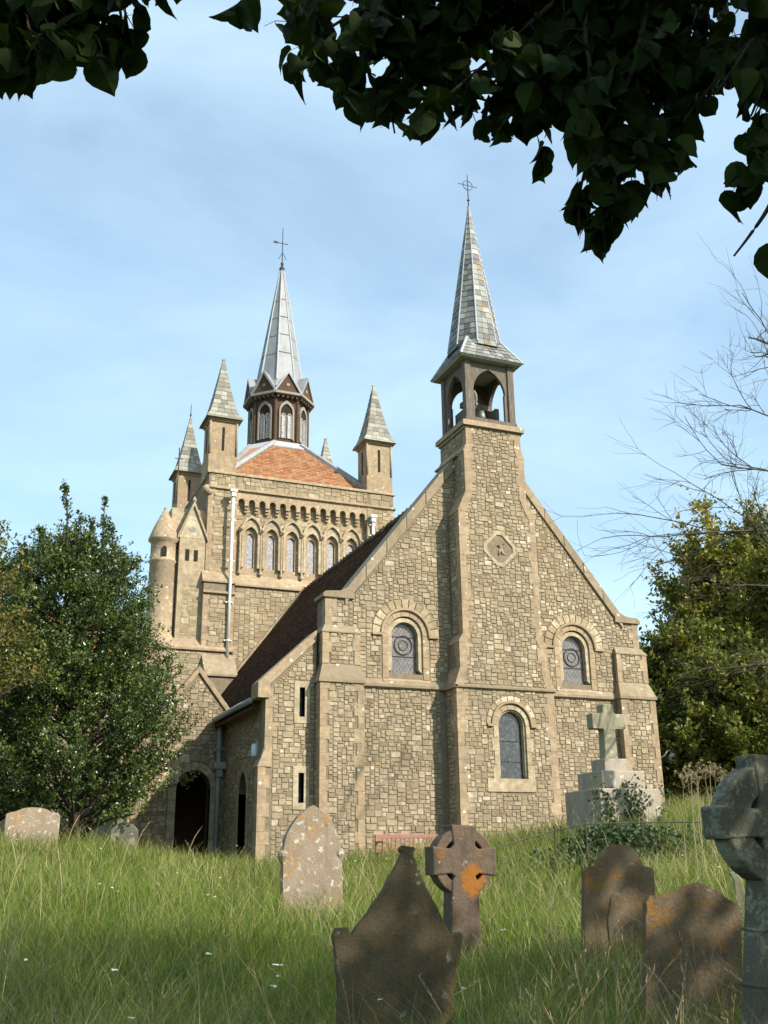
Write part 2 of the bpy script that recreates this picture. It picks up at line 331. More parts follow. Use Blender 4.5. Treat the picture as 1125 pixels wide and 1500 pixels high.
# ---------------------------------------------------------------- terrain
G = np.array([(-8.3,-24.3,-.80),(-5.6,-18.3,-.42),(-3.3,-14.4,-.12),(-3.5,-10.2,.15),(-2.7,-16.2,-.10),(-3.4,-18.1,-.35),(1.5,-.6,.92),(3.5,-1.2,1.10),
  (6.4,-1.2,1.55),(10,-.8,2.15),(-1,-.6,.78),(-1.7,3.5,.80),(4.2,-6.6,1.42),(2.8,-8.4,.95),(-6.4,1,1.35),(-9,-2,1.30),(-6,-10,.32),(-10,-12,.35),
  (6,-14,.75),(12,-8,2.0),(14,4,2.6),(-6,14,1.4),(5,20,2.0),(-15,0,1.5),(0,-20,.0),(-14,-24,-.8),(0,-30,-.3),(8,-22,.6),(-8,-18,-.28),(-20,-12,.3),(-4.6,-3.5,.88),(-2.2,-6,.42)], float)
def _tps(r2): return np.where(r2 > 1e-12, r2*np.log(np.maximum(r2, 1e-12)), 0)
_K = _tps(((G[:, None, :2]-G[None, :, :2])**2).sum(-1)) + np.eye(len(G))*6.0
_P = np.c_[np.ones(len(G)), G[:, :2]]; _A = np.block([[_K, _P], [_P.T, np.zeros((3, 3))]])
_w = np.linalg.solve(_A, np.r_[G[:, 2], np.zeros(3)])
def gz(x, y):
    x = np.atleast_1d(np.asarray(x, float)); y = np.atleast_1d(np.asarray(y, float))
    z = np.empty(len(x))
    for i in range(0, len(x), 20000):
        xs, ys = x[i:i+20000], y[i:i+20000]
        xc, yc = np.clip(xs, -22, 18), np.clip(ys, -34, 24)
        r2 = (xc[:, None]-G[None, :, 0])**2 + (yc[:, None]-G[None, :, 1])**2
        zz = _tps(r2) @ _w[:len(G)] + _w[-3] + _w[-2]*xc + _w[-1]*yc
        zz += .05*np.sin(xs*1.3+.7)*np.cos(ys*1.1) + .03*np.sin(xs*2.7+ys*2.1)
        d = np.hypot(xs+1, ys+2); k = np.clip((d-28)/40, 0, 1)
        z[i:i+20000] = zz*(1-k) + 1.2*k
    return z
def gz1(x, y): return float(gz([x], [y])[0])
u = np.linspace(-1, 1, 181); g1 = np.sign(u)*(30*np.abs(u) + 800*np.abs(u)**7)
gx, gy = np.meshgrid(g1-1, g1-4, indexing='ij'); n = len(g1)
V = np.c_[gx.ravel(), gy.ravel(), gz(gx.ravel(), gy.ravel())]
ii, jj = np.meshgrid(np.arange(n-1), np.arange(n-1), indexing='ij'); q = (ii*n+jj).ravel()
o = np_mesh('ground', V, np.c_[q, q+n, q+n+1, q+1], 'soil', smooth=True)
tag(o, 'rough churchyard ground rising gently to the church', kind='structure')

# ---------------------------------------------------------------- rubble walls
def inside(px, py, poly):
    poly = np.asarray(poly); x, y = poly[:, 0], poly[:, 1]; r = np.zeros(px.shape, bool); j = len(poly)-1
    for i in range(len(poly)):
        c = ((y[i] > py) != (y[j] > py)); den = (y[j]-y[i]) if y[j] != y[i] else 1e-12
        r ^= c & (px < (x[j]-x[i])*(py-y[i])/den + x[i]); j = i
    return r
CAND = []           # stones of the walls in view: (size on the picture, wall key, verts, faces, rnd)
WALLS = {}
SIZES = [(4,2),(3,2),(3,2),(2,2),(4,3),(3,3),(5,2),(2,1),(3,1),(5,3),(2,2),(3,2),(4,2),(2,2),(2,3),(3,2),(4,1),(3,2),(2,1)]
def rubble(key, poly, fn, holes=(), cu=.060, cv=.053, out=.015, gap=.0095):
    """random-coursed stones filling poly (u, v); fn(u, v, d) -> xyz with d = height proud of the wall face"""
    poly = np.asarray(poly, float); u0, v0 = poly.min(0); u1, v1 = poly.max(0)
    nu, nv = max(1, int(round((u1-u0)/cu))), max(1, int(round((v1-v0)/cv))); cu = (u1-u0)/nu; cv = (v1-v0)/nv
    U, Vv = np.meshgrid(u0+(np.arange(nu)+.5)*cu, v0+(np.arange(nv)+.5)*cv, indexing='ij')
    ok = inside(U, Vv, poly)
    for h in holes: ok &= ~inside(U, Vv, h)
    for j in range(nv):
        i = 0
        while i < nu:
            if not ok[i, j]: i += 1; continue
            best = None
            for _ in range(2):
                w, h = random.choice(SIZES)
                while w >= 1 and h >= 1:
                    if i+w <= nu and j+h <= nv and ok[i:i+w, j:j+h].all(): break
                    if w > h: w -= 1
                    else: h -= 1
                w, h = max(w, 1), max(h, 1)
                if best is None or w*h > best[0]*best[1]: best = (w, h)
                if w*h >= 4: break
            w, h = best; ok[i:i+w, j:j+h] = False
            a0, a1, b0, b1 = u0+i*cu+gap*.5, u0+(i+w)*cu-gap*.5, v0+j*cv+gap*.5, v0+(j+h)*cv-gap*.5
            c = min(a1-a0, b1-b0)*random.uniform(.05, .16); jt = lambda: random.uniform(-.007, .007)
            oc = [(a0+c,b0),(a1-c,b0),(a1,b0+c),(a1,b1-c),(a1-c,b1),(a0+c,b1),(a0,b1-c),(a0,b0+c)]
            oc = [(x+jt(), y+jt()) for x, y in oc]; mu, mv = (a0+a1)/2, (b0+b1)/2
            pr = out*random.uniform(.55, 1.35); tu, tv = random.uniform(-.05, .05), random.uniform(-.05, .05)
            k = 1-.016/max(.06, min(a1-a0, b1-b0))
            vs = [fn(x, y, -.012) for x, y in oc] + [fn(mu+(x-mu)*k, mv+(y-mv)*k, pr+tu*(x-mu)+tv*(y-mv)) for x, y in oc]
            fs = [tuple(range(8, 16))] + [(q, (q+1) % 8, 8+(q+1) % 8, 8+q) for q in range(8)]
            r = random.random(); r = .5+(r-.5)*(1 if random.random() < .45 else .6)
            if random.random() < .02: r = .97
            p = np.array(fn(mu, mv, 0)); nrm = np.array(fn(mu, mv, 1))-p; d = CP-p; dist = np.linalg.norm(d)
            CAND.append(((a1-a0)*(b1-b0)*max(0, nrm @ d)/dist**3, key, vs, fs, r))
            i += w
def front(Y): return lambda u, v, d: (u, Y-d, v)
def leftf(X): return lambda u, v, d: (X-d, u, v)
def arch(cx, z0, zs, hw, n=12, pointed=0.0):
    """closed outline: straight jambs from z0 to zs, then a round (or pointed) head"""
    pts = [(cx-hw, z0), (cx+hw, z0)]
    if pointed <= 0:
        pts += [(cx+hw*math.cos(math.pi*i/n), zs+hw*math.sin(math.pi*i/n)) for i in range(n+1)]
    else:
        rr = hw*(1+pointed); am = math.acos(pointed/(1+pointed)) if pointed < 1e9 else 0; k = n//2
        pts += [(cx+hw-rr+rr*math.cos(am*i/k), zs+rr*math.sin(am*i/k)) for i in range(k+1)]
        pts += [(cx-hw+rr-rr*math.cos(am*(k-i)/k), zs+rr*math.sin(am*(k-i)/k)) for i in range(1, k+1)]
    return pts
def head(cx, zs, hw, n=14, a0=0, a1=180):
    return [(cx+hw*math.cos(R(a0+(a1-a0)*i/n)), zs+hw*math.sin(R(a0+(a1-a0)*i/n))) for i in range(n+1)]
def rect(x0, x1, z0, z1): return [(x0, z0), (x1, z0), (x1, z1), (x0, z1)]

# ---------------------------------------------------------------- THE CHURCH
church = empty('church', (5, 8, 1), 'stone church with gabled front, slated bell turret and pinnacled lantern tower', 'church')
def part(name, mb, mat, parent=church, **k): return mb.build(name, mat, parent, **k)
ZB = .2
def quoins(parent, xe, side, yf, z0, z1, wid=(.2, .29), ret=.26, mat='ashlar'):
    z = z0; k = 0
    while z < z1-.05:
        h = min(random.uniform(.26, .36), z1-z)
        if z1-z-h < .12: h = z1-z
        w = wid[k % 2] + random.uniform(-.02, .02); rt = ret*(1 if k % 2 else .75); pr = random.uniform(.016, .021)
        xa, xb = (xe-.008, xe+w) if side > 0 else (xe-w, xe+.008)
        part('quoin', MB().box(xa, xb, yf-pr, yf+rt, z+.0015, z+h-.0015), mat, parent, bevel=.004); z += h; k += 1

GS = 1.27
def rakez(x): return 7.50 + GS*((x if x <= 5 else 10-x)-.79)     # top of the wall under the coping
# --- nave front wall with two round-headed windows
hL, hR = arch(2.43, 5.50, 6.53, .50), arch(7.60, 5.50, 6.53, .50)
outer = [(0.02, ZB), (9.98, ZB), (9.98, 5.2), (9.80, 5.5), (9.80, 7.36), (9.1, 7.38), (5.6, rakez(5.6)-.12), (4.4, rakez(4.4)-.12), (.9, 7.38), (.20, 7.36), (.20, 5.5), (.02, 5.2)]
fw = part('front_wall', MB().holed(outer, [hL, hR], 0, .62), 'mortar')
SX0, SX1 = 2.43-.96, 2.43+.96
exW = [arch(c, 5.25, 6.53, .68) for c in (2.43, 7.60)] + [[(c-.97, 6.50), (c+.97, 6.50)]+head(c, 6.53, .96) for c in (2.43, 7.60)]
exU = [rect(0, 1.16, 0, 6.58), rect(8.84, 10, 0, 6.58), rect(3.4, 6.6, 0, 5.6), rect(3.65, 6.35, 5, 6.5), rect(3.78, 6.22, 6, 10.4), rect(4.0, 6.0, 9, 14)]
rubble('front_wall', [(1.16, ZB+.3), (8.84, ZB+.3), (8.84, 5.12), (1.16, 5.12)], front(0), exU)
rubble('front_wall', [(.36, 5.34), (9.64, 5.34), (9.64, 7.30), (9.1, 7.30), (5.0, rakez(5)-.2), (.9, 7.30), (.36, 7.30)], front(0), exU+exW)
quoins(fw, .20, 1, 0, 6.60, 7.36); quoins(fw, 9.80, -1, 0, 6.60, 7.36)
def weather(mb, x0, x1, y0, y1, ya, z0, z1, xi0=None, xi1=None):
    """sloping set-off: wide foot x0..x1 / y0 at z0, narrow head xi0..xi1 / ya at z1, back at y1"""
    xi0 = x0 if xi0 is None else xi0; xi1 = x1 if xi1 is None else xi1
    mb.add([(x0,y0,z0),(x1,y0,z0),(x1,y1,z0),(x0,y1,z0),(xi0,ya,z1),(xi1,ya,z1),(xi1,y1,z1),(xi0,y1,z1)],
           [(0,3,2,1),(4,5,6,7),(0,1,5,4),(1,2,6,5),(2,3,7,6),(3,0,4,7)])
# string course on the wall, one per bay
for x0, x1 in ((1.16, 3.55), (6.45, 8.84)):
    mb = MB(); mb.prism([(-.085, 5.13), (-.085, 5.20), (.01, 5.36), (.01, 5.10), (-.05, 5.10)], x0, x1, lambda u, v, d: (d, u, v)); part('string_course', mb, 'weathered')
# --- corner buttresses
for sgn, nm in ((1, 0), (-1, 0)):
    fx = (lambda x: x) if sgn > 0 else (lambda x: 10-x)
    def bxx(a, c): return (min(fx(a), fx(c)), max(fx(a), fx(c)))
    mb = MB(); a, c = bxx(0, 1.15); mb.box(a, c, -.24, .5, ZB, 5.14)
    a2, c2 = bxx(.09, 1.10); mb.box(a2, c2, -.13, .5, 5.6, 6.42)
    cb = part('corner_buttress', mb, 'mortar')
    mb = MB(); a0, c0 = bxx(-.05, 1.19); mb.box(a0, c0, -.295, .45, 5.14, 5.215); weather(mb, a0+.01, c0-.01, -.285, .45, -.13, 5.215, 5.62, a2, c2)
    part('weathering', mb, 'weathered', cb)
    mb = MB(); a0, c0 = bxx(.06, 1.13); mb.box(a0, c0, -.165, .45, 6.42, 6.46); weather(mb, a0+.01, c0-.01, -.155, .45, .0, 6.46, 6.66, *bxx(.19, 1.06))
    part('weathering', mb, 'weathered', cb)
    rubble('cb%d' % sgn, rect(*bxx(.22, .92), ZB+.3, 5.13), front(-.24)); rubble('cb%d' % sgn, rect(*bxx(.3, .92), 5.62, 6.42), front(-.13))
    WALLS['cb%d' % sgn] = cb
    quoins(cb, fx(0), sgn, -.24, ZB+.2, 5.14, (.17, .25)); quoins(cb, fx(1.15), -sgn, -.24, ZB+.2, 5.14, (.17, .25), .2)
    quoins(cb, fx(.09), sgn, -.13, 5.62, 6.42, (.17, .25)); quoins(cb, fx(1.10), -sgn, -.13, 5.62, 6.42, (.15, .2), .12)
    if sgn > 0: rubble('cbs', rect(-.18, .4, ZB+.4, 5.1), leftf(0)); WALLS['cbs'] = cb
    # kneeler
    kn = MB(); kn.prism([(fx(.12), 7.36), (fx(.98), 7.36), (fx(.98), 7.62), (fx(.80), 7.66), (fx(.62), 7.56), (fx(.20), 7.52), (fx(.12), 7.46)], -.07, .66); part('kneeler', kn, 'weathered', bevel=.015)
# --- gable coping in stones
for sgn in (1, -1):
    fx = (lambda x: x) if sgn > 0 else (lambda x: 10-x)
    ct = empty('coping', (fx(2.5), 0, 9)); setp(ct, church)
    xs = np.linspace(.72, 4.3, 7)
    for a, c in zip(xs[:-1], xs[1:]):
        za, zc = rakez(a), rakez(c); a2, c2 = a+.006, c-.006
        mb = MB(); P = [(fx(a2), rakez(a2)-.22), (fx(c2), rakez(c2)-.22), (fx(c2), rakez(c2)+.16), (fx(a2), rakez(a2)+.16)]
        mb.prism(P, -.055+random.uniform(-.004, .004), .70); o = mb.build('coping_stone', 'weathered', None, bevel=.012)
        o.parent = fw
    bpy.data.objects.remove(ct)
# --- tall middle buttress carrying the bell turret
BT = empty('x', (0, 0, 0)); bpy.data.objects.remove(BT)
YF = -.62
hM = arch(5.12, 2.82, 4.20, .42)
LEV = [(1.44, ZB), (1.44, 5.20), (1.31, 5.66), (1.31, 6.30), (1.19, 6.56), (1.19, 9.95), (.95, 10.55), (.95, 11.74), (.87, 12.0), (.87, 12.5)]
silh = [(5-w, z) for w, z in LEV] + [(5+w, z) for w, z in reversed(LEV)]
buttress = part('middle_buttress', MB().holed(silh, [hM], YF, -.004), 'mortar')
LEU = [(.95, 10.56), (.95, 11.74), (.87, 12.0), (.87, 12.5)]
part('turret_base', MB().prism([(5-w, z) for w, z in LEU] + [(5+w, z) for w, z in reversed(LEU)], -.003, 1.03), 'mortar', buttress)
wins = [arch(5.12, 2.45, 4.2, .55), [(4.4, 4.12), (5.84, 4.12)]+head(5.12, 4.22, .74), [(4.33, 2.5), (5.75, 2.5), (5.75, 2.9), (4.33, 2.9)]]
plq = [(5.03, 8.43), (5.58, 8.98), (5.03, 9.53), (4.48, 8.98)]
inn = [(5-w+.19, z) for w, z in LEV[1:]] + [(5+w-.19, z) for w, z in reversed(LEV[1:])]
rubble('mid', rect(3.75, 6.25, ZB+.3, 5.13), front(YF), wins); rubble('mid', [(p[0], p[1]+.03) for p in inn], front(YF), [plq])
for (w0, z0), (w1, z1) in zip(LEV[:-1], LEV[1:]):
    if abs(w0-w1) < .01:
        quoins(buttress, 5-w0, 1, YF, max(z0, ZB+.2), z1-(.06 if z1 == 5.20 else 0)); quoins(buttress, 5+w0, -1, YF, max(z0, ZB+.2), z1-(.06 if z1 == 5.20 else 0))
        if z0 > 10: rubble('mids', rect(YF+.27, 1.0, z0, z1), leftf(5-w0))
    else:
        for sg in (-1, 1):
            o_ = .02; part('weathering', MB().prism([(5+sg*(w0+o_), z0), (5+sg*(w0+o_), z0+.05), (5+sg*(w1+.006), z1), (5+sg*(w1-.22), z1), (5+sg*(w0-.22), z0)], YF-.024, 1.04 if z0 > 11 else -.006), 'ashlar', buttress, bevel=.008)
rubble('mids', rect(YF+.25, -.02, ZB+.4, 5.1), leftf(3.56)); rubble('mids', rect(YF+.26, -.02, 6.5, 9.9), leftf(3.81))
WALLS['mid'] = buttress; WALLS['mids'] = buttress; WALLS['front_wall'] = fw
part('string_course', MB().prism([(YF-.07, 5.13), (YF-.07, 5.18), (YF+.05, 5.25), (YF+.05, 5.11), (YF-.03, 5.11)], 3.50, 6.50, lambda u, v, d: (d, u, v)), 'weathered', buttress)
part('string_course', MB().box(3.49, 3.57, YF-.07, -.005, 5.115, 5.19), 'ashlar', buttress)
part('string_course', MB().prism([(1.06, 11.70), (1.06, 11.76), (.9, 11.82), (.9, 11.70)], YF+.3, 1.08, lambda u, v, d: (5-u, d, v)), 'ashlar', buttress)
mb = MB(); mb.box(4.08, 5.92, YF-.0, 1.06, 12.46, 12.54); mb.box(4.02, 5.98, YF-.1, 1.13, 12.54, 12.68); weather(mb, 4.02, 5.98, YF-.1, 1.13, YF+.03, 12.68, 12.76, 4.14, 5.86); part('cornice', mb, 'ashlar', buttress)
# carved diamond plaque
pc = (5.03, 8.98)
def dia(r, n=4):
    pts = []
    for k in range(4):
        a = R(-90+90*k); a1, a2 = a-R(11), a+R(11)
        pts += [(pc[0]+r*math.cos(a1), pc[1]+r*math.sin(a1)), (pc[0]+r*math.cos(a2), pc[1]+r*math.sin(a2))]
    return pts
pq = part('carved_plaque', MB().holed(dia(.52), [dia(.40)], YF-.03, YF+.1), 'ashlar_pale', bevel=.01)
part('plaque_panel', MB().prism(dia(.40), YF+.035, YF+.09), 'ashlar_pale', pq)
part('carved_relief', MB().tube([(4.86, YF+.03, 8.9), (4.98, YF+.01, 9.12), (5.06, YF, 8.98), (5.18, YF+.01, 9.16)], [.03, .05, .06, .04], 8)
     .tube([(5.06, YF, 8.98), (5.12, YF+.01, 8.86), (5.24, YF+.02, 8.83)], [.06, .045, .03], 8).tube([(5.06, YF, 8.98), (4.98, YF+.01, 8.8)], [.055, .03], 8), 'ashlar', pq, smooth=True)
# --- front windows
def window(cx, z0, zs, hw, yf, yg, roundel, glass, pale='ashlar_pale', gk=.76):
    """outer splayed surround hw, glass hw*.68; glass plane at yg"""
    gi = hw*gk
    w = part('window', MB().strip(arch(cx, z0+.10, zs, gi)[1:]+[(cx-gi, z0+.10)], arch(cx, z0, zs, hw)[1:]+[(cx-hw, z0)], yf+.03, yf+.16), pale)
    part('inner_frame', MB().strip(arch(cx, z0+.12, zs, gi*.96)[1:]+[(cx-gi*.96, z0+.12)], arch(cx, z0, zs, hw)[1:]+[(cx-hw, z0)], yf+.10, yg+.1), pale, w)
    part('glass', MB().prism(arch(cx, z0, zs, gi), yg, yg+.02), glass, w)
    for zz in np.arange(z0+.45, zs+.1, .52): part('glazing_bar', MB().box(cx-gi, cx+gi, yg-.02, yg-.004, zz, zz+.016), 'iron', w)
    if roundel:
        n = 28; rr = .25
        part('roundel', MB().tube([(cx+rr*math.cos(2*math.pi*i/n), yg-.012, zs-.22+rr*math.sin(2*math.pi*i/n)) for i in range(n+1)], .017, 6), 'iron', w)
        part('roundel', MB().tube([(cx+.13*math.cos(2*math.pi*i/n), yg-.012, zs-.22+.13*math.sin(2*math.pi*i/n)) for i in range(n+1)], .009, 6), 'iron', w)
    return w
for cx in (2.43, 7.60):
    w = window(cx, 5.52, 6.50, .495, 0, .17, True, 'leaded_glass')
    # dressed surround proud of the wall, in blocks, and hood with voussoirs
    for s in (-1, 1):
        z = 5.36
        while z < 6.5:
            h = min(.30, 6.53-z); x0, x1 = sorted((cx+s*.49, cx+s*(.66+.0*random.random())))
            part('jamb_stone', MB().box(x0, x1, -.02, .2, z+.003, z+h-.003), 'ashlar', w, bevel=.006); z += h
    for k in range(7):
        a0, a1 = 180*k/7+.4, 180*(k+1)/7-.4
        part('arch_stone', MB().strip(head(cx, 6.53, .49, 4, a0, a1), head(cx, 6.53, .645, 4, a0, a1), -.02, .2), 'ashlar', w, bevel=.006)
    ho = MB().strip(head(cx, 6.53, .645, 20), head(cx, 6.53, .715, 20), -.075, .05)
    for s in (-1, 1):
        x0, x1 = sorted((cx+s*.66, cx+s*.95)); ho.box(x0, x1, -.07, .05, 6.47, 6.535)
    part('hood_mould', ho, 'ashlar', w, bevel=.01)
    for k in range(13):
        a0, a1 = 180*k/13+.7, 180*(k+1)/13-.7
        part('voussoir', MB().strip(head(cx, 6.53, .72, 3, a0, a1), head(cx, 6.53, .95+random.uniform(-.02, .02), 3, a0, a1), -.03, .05), 'voussoir', w, bevel=.008)
    mb = MB(); mb.prism([(-.06, 5.24), (-.06, 5.30), (.2, 5.56), (.25, 5.24)], cx-.66, cx+.66, lambda u, v, d: (d, u, v)); part('sill', mb, 'ashlar', w)
w = window(5.12, 2.84, 4.20, .415, YF, YF+.15, False, 'dark_glass', gk=.88)
for s in (-1, 1):
    z = 2.86; k = 0
    while z < 4.19:
        h = min(.34, 4.20-z); x0, x1 = sorted((5.12+s*.41, 5.12+s*(.54 if k % 2 else .60))); part('jamb_stone', MB().box(x0, x1, YF-.022, YF+.18, z+.003, z+h-.003), 'ashlar_pale', w, bevel=.006); z += h; k += 1
for k in range(7):
    a0, a1 = 180*k/7+.4, 180*(k+1)/7-.4
    part('arch_stone', MB().strip(head(5.12, 4.2, .41, 4, a0, a1), head(5.12, 4.2, .54, 4, a0, a1), YF-.022, YF+.18), 'ashlar_pale', w, bevel=.006)
ho = MB().strip(head(5.12, 4.22, .545, 20), head(5.12, 4.22, .605, 20), YF-.075, YF+.03)
for s in (-1, 1):
    x0, x1 = sorted((5.12+s*.555, 5.12+s*.72)); ho.box(x0, x1, YF-.07, YF+.03, 4.16, 4.225)
part('hood_mould', ho, 'ashlar', w, bevel=.01)
for k in range(11):
    a0, a1 = 180*k/11+.7, 180*(k+1)/11-.7
    part('voussoir', MB().strip(head(5.12, 4.22, .61, 3, a0, a1), head(5.12, 4.22, .735, 3, a0, a1), YF-.028, YF+.03), 'voussoir', w, bevel=.006)
part('sill', MB().box(4.34, 5.74, YF-.03, YF+.22, 2.53, 2.86), 'ashlar_pale', w, bevel=.01)

# --- bell turret
tur = empty('x', (5, .2, 12.7)); bpy.data.objects.remove(tur)
YC = .21; HB = .80
mb = MB(); mb.box(5-HB-.02, 5+HB+.02, YC-HB-.02, YC+HB+.02, 12.70, 12.86); bell_turret = part('bell_turret', mb, 'timber')
for sx in (-1, 1):
    for sy in (-1, 1):
        x, y = 5+sx*(HB-.1), YC+sy*(HB-.1)
        part('post', MB().box(x-.1, x+.1, y-.1, y+.1, 12.8, 14.95), 'timber', bell_turret, bevel=.012)
def brace(fn, inv=1):
    # pair of curved braces meeting in a pointed arch between two posts
    for s in (-1, 1):
        w2 = HB-.2; n = 8; inn = []; out = []; hw_ = w2-.08; rr = hw_*1.55; am = math.acos(.55/1.55)
        for i in range(n+1):
            a = am*i/n; inn.append((s*(hw_-rr+rr*math.cos(a)), 13.72+rr*math.sin(a))); f = i/n
            out.append((s*(w2+.005), 13.72+1.0*f/.7) if f < .7 else (s*w2*(1-f)/.3, 14.72))
        part('brace', MB().strip(inn, out, -.05, .05, fn), 'timber', bell_turret)
        x0, x1 = sorted((s*(w2-.11), s*(w2+.003))); m2 = MB(); m2.add([fn(x, z, d) for d in (-.045, .045) for x, z in ((x0, 12.9), (x1, 12.9), (x1, 13.74), (x0, 13.74))], [(0,1,2,3),(7,6,5,4),(0,4,5,1),(1,5,6,2),(2,6,7,3),(3,7,4,0)])
        part('jamb', m2, 'timber', bell_turret)
for s in (-1, 1):
    brace(lambda u, v, d, s=s: (5+u, YC+s*(HB-.1)+d, v)); brace(lambda u, v, d, s=s: (5+s*(HB-.1)+d, YC+u, v))
    part('plate_beam', MB().box(5-HB-.03, 5+HB+.03, YC+s*(HB-.1)-.1, YC+s*(HB-.1)+.1, 14.7, 14.9), 'timber', bell_turret)
    part('plate_beam', MB().box(5+s*(HB-.1)-.09, 5+s*(HB-.1)+.09, YC-HB, YC+HB, 14.71, 14.89), 'timber', bell_turret)
bell = part('bell', MB().lathe([(.0, .50), (.10, .50), (.16, .44), (.18, .25), (.22, .1), (.31, 0), (.27, 0), (.15, .2), (.0, .4)], (5.12, YC+.2, 13.1), 20), 'bell_bronze', bell_turret, smooth=True)
part('headstock', MB().box(4.55, 5.55, YC+.12, YC+.28, 13.60, 13.76), 'timber', bell)
n = 24; part('bell_wheel', MB().tube([(4.72, YC-.1+.36*math.cos(2*math.pi*i/n), 13.66+.36*math.sin(2*math.pi*i/n)) for i in range(n+1)], .032, 6)
     .box(4.70, 4.74, YC-.45, YC+.25, 13.63, 13.69).box(4.705, 4.735, YC-.13, YC-.07, 13.32, 14.0), 'timber_pale', bell)
part('bell_frame', MB().box(4.5, 4.62, YC-.05, YC+.5, 12.86, 13.45).box(5.42, 5.54, YC-.3, YC+.1, 12.86, 13.5).box(4.6, 5.45, YC-.45, YC-.35, 12.86, 13.05), 'timber', bell_turret)
part('bell_clapper', MB().lathe([(0, 0), (.09, .02), (.12, .1), (.08, .3), (.0, .32)], (4.78, YC-.62, 12.86), 10), 'bell_bronze', bell_turret, smooth=True)
# roof: square skirt flaring out, octagonal slated spire
ZE, HE = 14.72, 1.02
def oct_pt(k, r, z): a = R(22.5+45*k); return (5+r*math.cos(a), YC+r*math.sin(a), z)
ZO, RO, ZT = 15.28, .80, 20.45
def rad_at(z): return RO*(ZT-z)/(ZT-ZO) + .03
sk = MB(); n0 = [(5-HE, YC-HE, ZE), (5+HE, YC-HE, ZE), (5+HE, YC+HE, ZE), (5-HE, YC+HE, ZE)]
sk.add(n0 + [(5-HE+.05, YC-HE+.05, ZE-.05), (5+HE-.05, YC-HE+.05, ZE-.05), (5+HE-.05, YC+HE-.05, ZE-.05), (5-HE+.05, YC+HE-.05, ZE-.05)] + [(5+sx*.5, YC+sy*.5, ZO+.35) for sx, sy in ((-1,-1),(1,-1),(1,1),(-1,1))],
       [(0,1,5,4),(1,2,6,5),(2,3,7,6),(3,0,4,7),(4,5,6,7),(0,1,9,8),(1,2,10,9),(2,3,11,10),(3,0,8,11)])
spire = part('turret_roof', sk, 'slate')
core = MB(); core.add([oct_pt(k, RO-.02, ZO-.05) for k in range(8)]+[(5, YC, ZT)], [tuple((i, (i+1) % 8, 8)) for i in range(8)]); part('spire_core', core, 'slate', spire)
SL = []
def slate_quad(p00, p10, p11, p01, nrm, mb=None):
    t = .014; nrm = np.asarray(nrm); a, b_, c, d = [np.asarray(p, float) for p in (p00, p10, p11, p01)]
    vs = [a+nrm*t*1.6, b_+nrm*t*1.6, c+nrm*t*.3, d+nrm*t*.3, a-nrm*.01, b_-nrm*.01, c-nrm*.01, d-nrm*.01]
    return vs, [(0,1,2,3),(0,4,5,1),(1,5,6,2),(3,7,4,0)]
z = ZO; rows = []
while z < ZT-.25:
    h = .20; rows.append((z, min(z+h, ZT-.12))); z += h
for k in range(8):
    for (za, zb) in rows:
        ra, rb = rad_at(za), rad_at(zb); a0, a1 = np.array(oct_pt(k, ra, za)), np.array(oct_pt(k+1, ra, za)); b0, b1 = np.array(oct_pt(k, rb, zb+.03)), np.array(oct_pt(k+1, rb, zb+.03))
        nr = np.cross(a1-a0, b0-a0); nr /= np.linalg.norm(nr); wd = np.linalg.norm(a1-a0); ns = max(1, round(wd/.2))
        off = random.uniform(-.2, .2)/ns; cuts = [0]+[min(.95, max(.05, (i+off)/ns)) for i in range(1, ns)]+[1]
        for c0, c1 in zip(cuts[:-1], cuts[1:]):
            c0 += .008; c1 -= .008
            vs, fs = slate_quad(a0+(a1-a0)*c0, a0+(a1-a0)*c1, b0+(b1-b0)*c1, b0+(b1-b0)*c0, nr)
            cc = np.mean(vs, 0); vis = nr @ (CP-cc) > 0; SL.append((vis, wd/ns*.2, vs, fs))
# skirt slates
for k in range(4):
    p0, p1 = np.array(n0[k]), np.array(n0[(k+1) % 4]); q = [np.array((5+sx*.5, YC+sy*.5, ZO+.35)) for sx, sy in ((-1,-1),(1,-1),(1,1),(-1,1))]; q0, q1 = q[k], q[(k+1) % 4]
    for i in range(6):
        f0, f1 = i/6, (i+1)/6+.03; a0, a1, b0, b1 = p0+(q0-p0)*f0, p1+(q1-p1)*f0, p0+(q0-p0)*f1, p1+(q1-p1)*f1
        nr = np.cross(a1-a0, b0-a0); nr /= np.linalg.norm(nr); ns = max(2, round(np.linalg.norm(a1-a0)/.22))
        for j in range(ns):
            c0, c1 = j/ns+.006, (j+1)/ns-.006; vs, fs = slate_quad(a0+(a1-a0)*c0, a0+(a1-a0)*c1, b0+(b1-b0)*c1, b0+(b1-b0)*c0, nr)
            cc = np.mean(vs, 0); SL.append((nr @ (CP-cc) > 0, .05, vs, fs))
SL.sort(key=lambda s: (not s[0], -s[1])); rest = MB()
for i, (vis, sz, vs, fs) in enumerate(SL):
    r = random.random()*.88
    if i < 290 and vis: o = MB(); o.add(vs, fs, r); part('slate', o, 'slate', spire)
    else: rest.add(vs, fs, r)
tag(part('slates', rest, 'slate', spire), kind='stuff')
for k in range(8): part('lead_hip', MB().tube([oct_pt(k, rad_at(ZO+.1)+.01, ZO+.1), oct_pt(k, rad_at(17.5)+.01, 17.5), oct_pt(k, .06, ZT-.15)], [.026, .022, .012], 6), 'lead_pale', spire)
for p, q in zip(n0, [(5+sx*.56, YC+sy*.56, ZO+.27) for sx, sy in ((-1,-1),(1,-1),(1,1),(-1,1))]): part('lead_hip', MB().tube([p, q], .04, 6), 'lead_pale', spire)
part('spire_cap', MB().lathe([(.11, 0), (.075, .5), (.03, .72), (.05, .76), (.0, .8)], (5, YC, ZT-.62), 10), 'lead', spire, smooth=True)
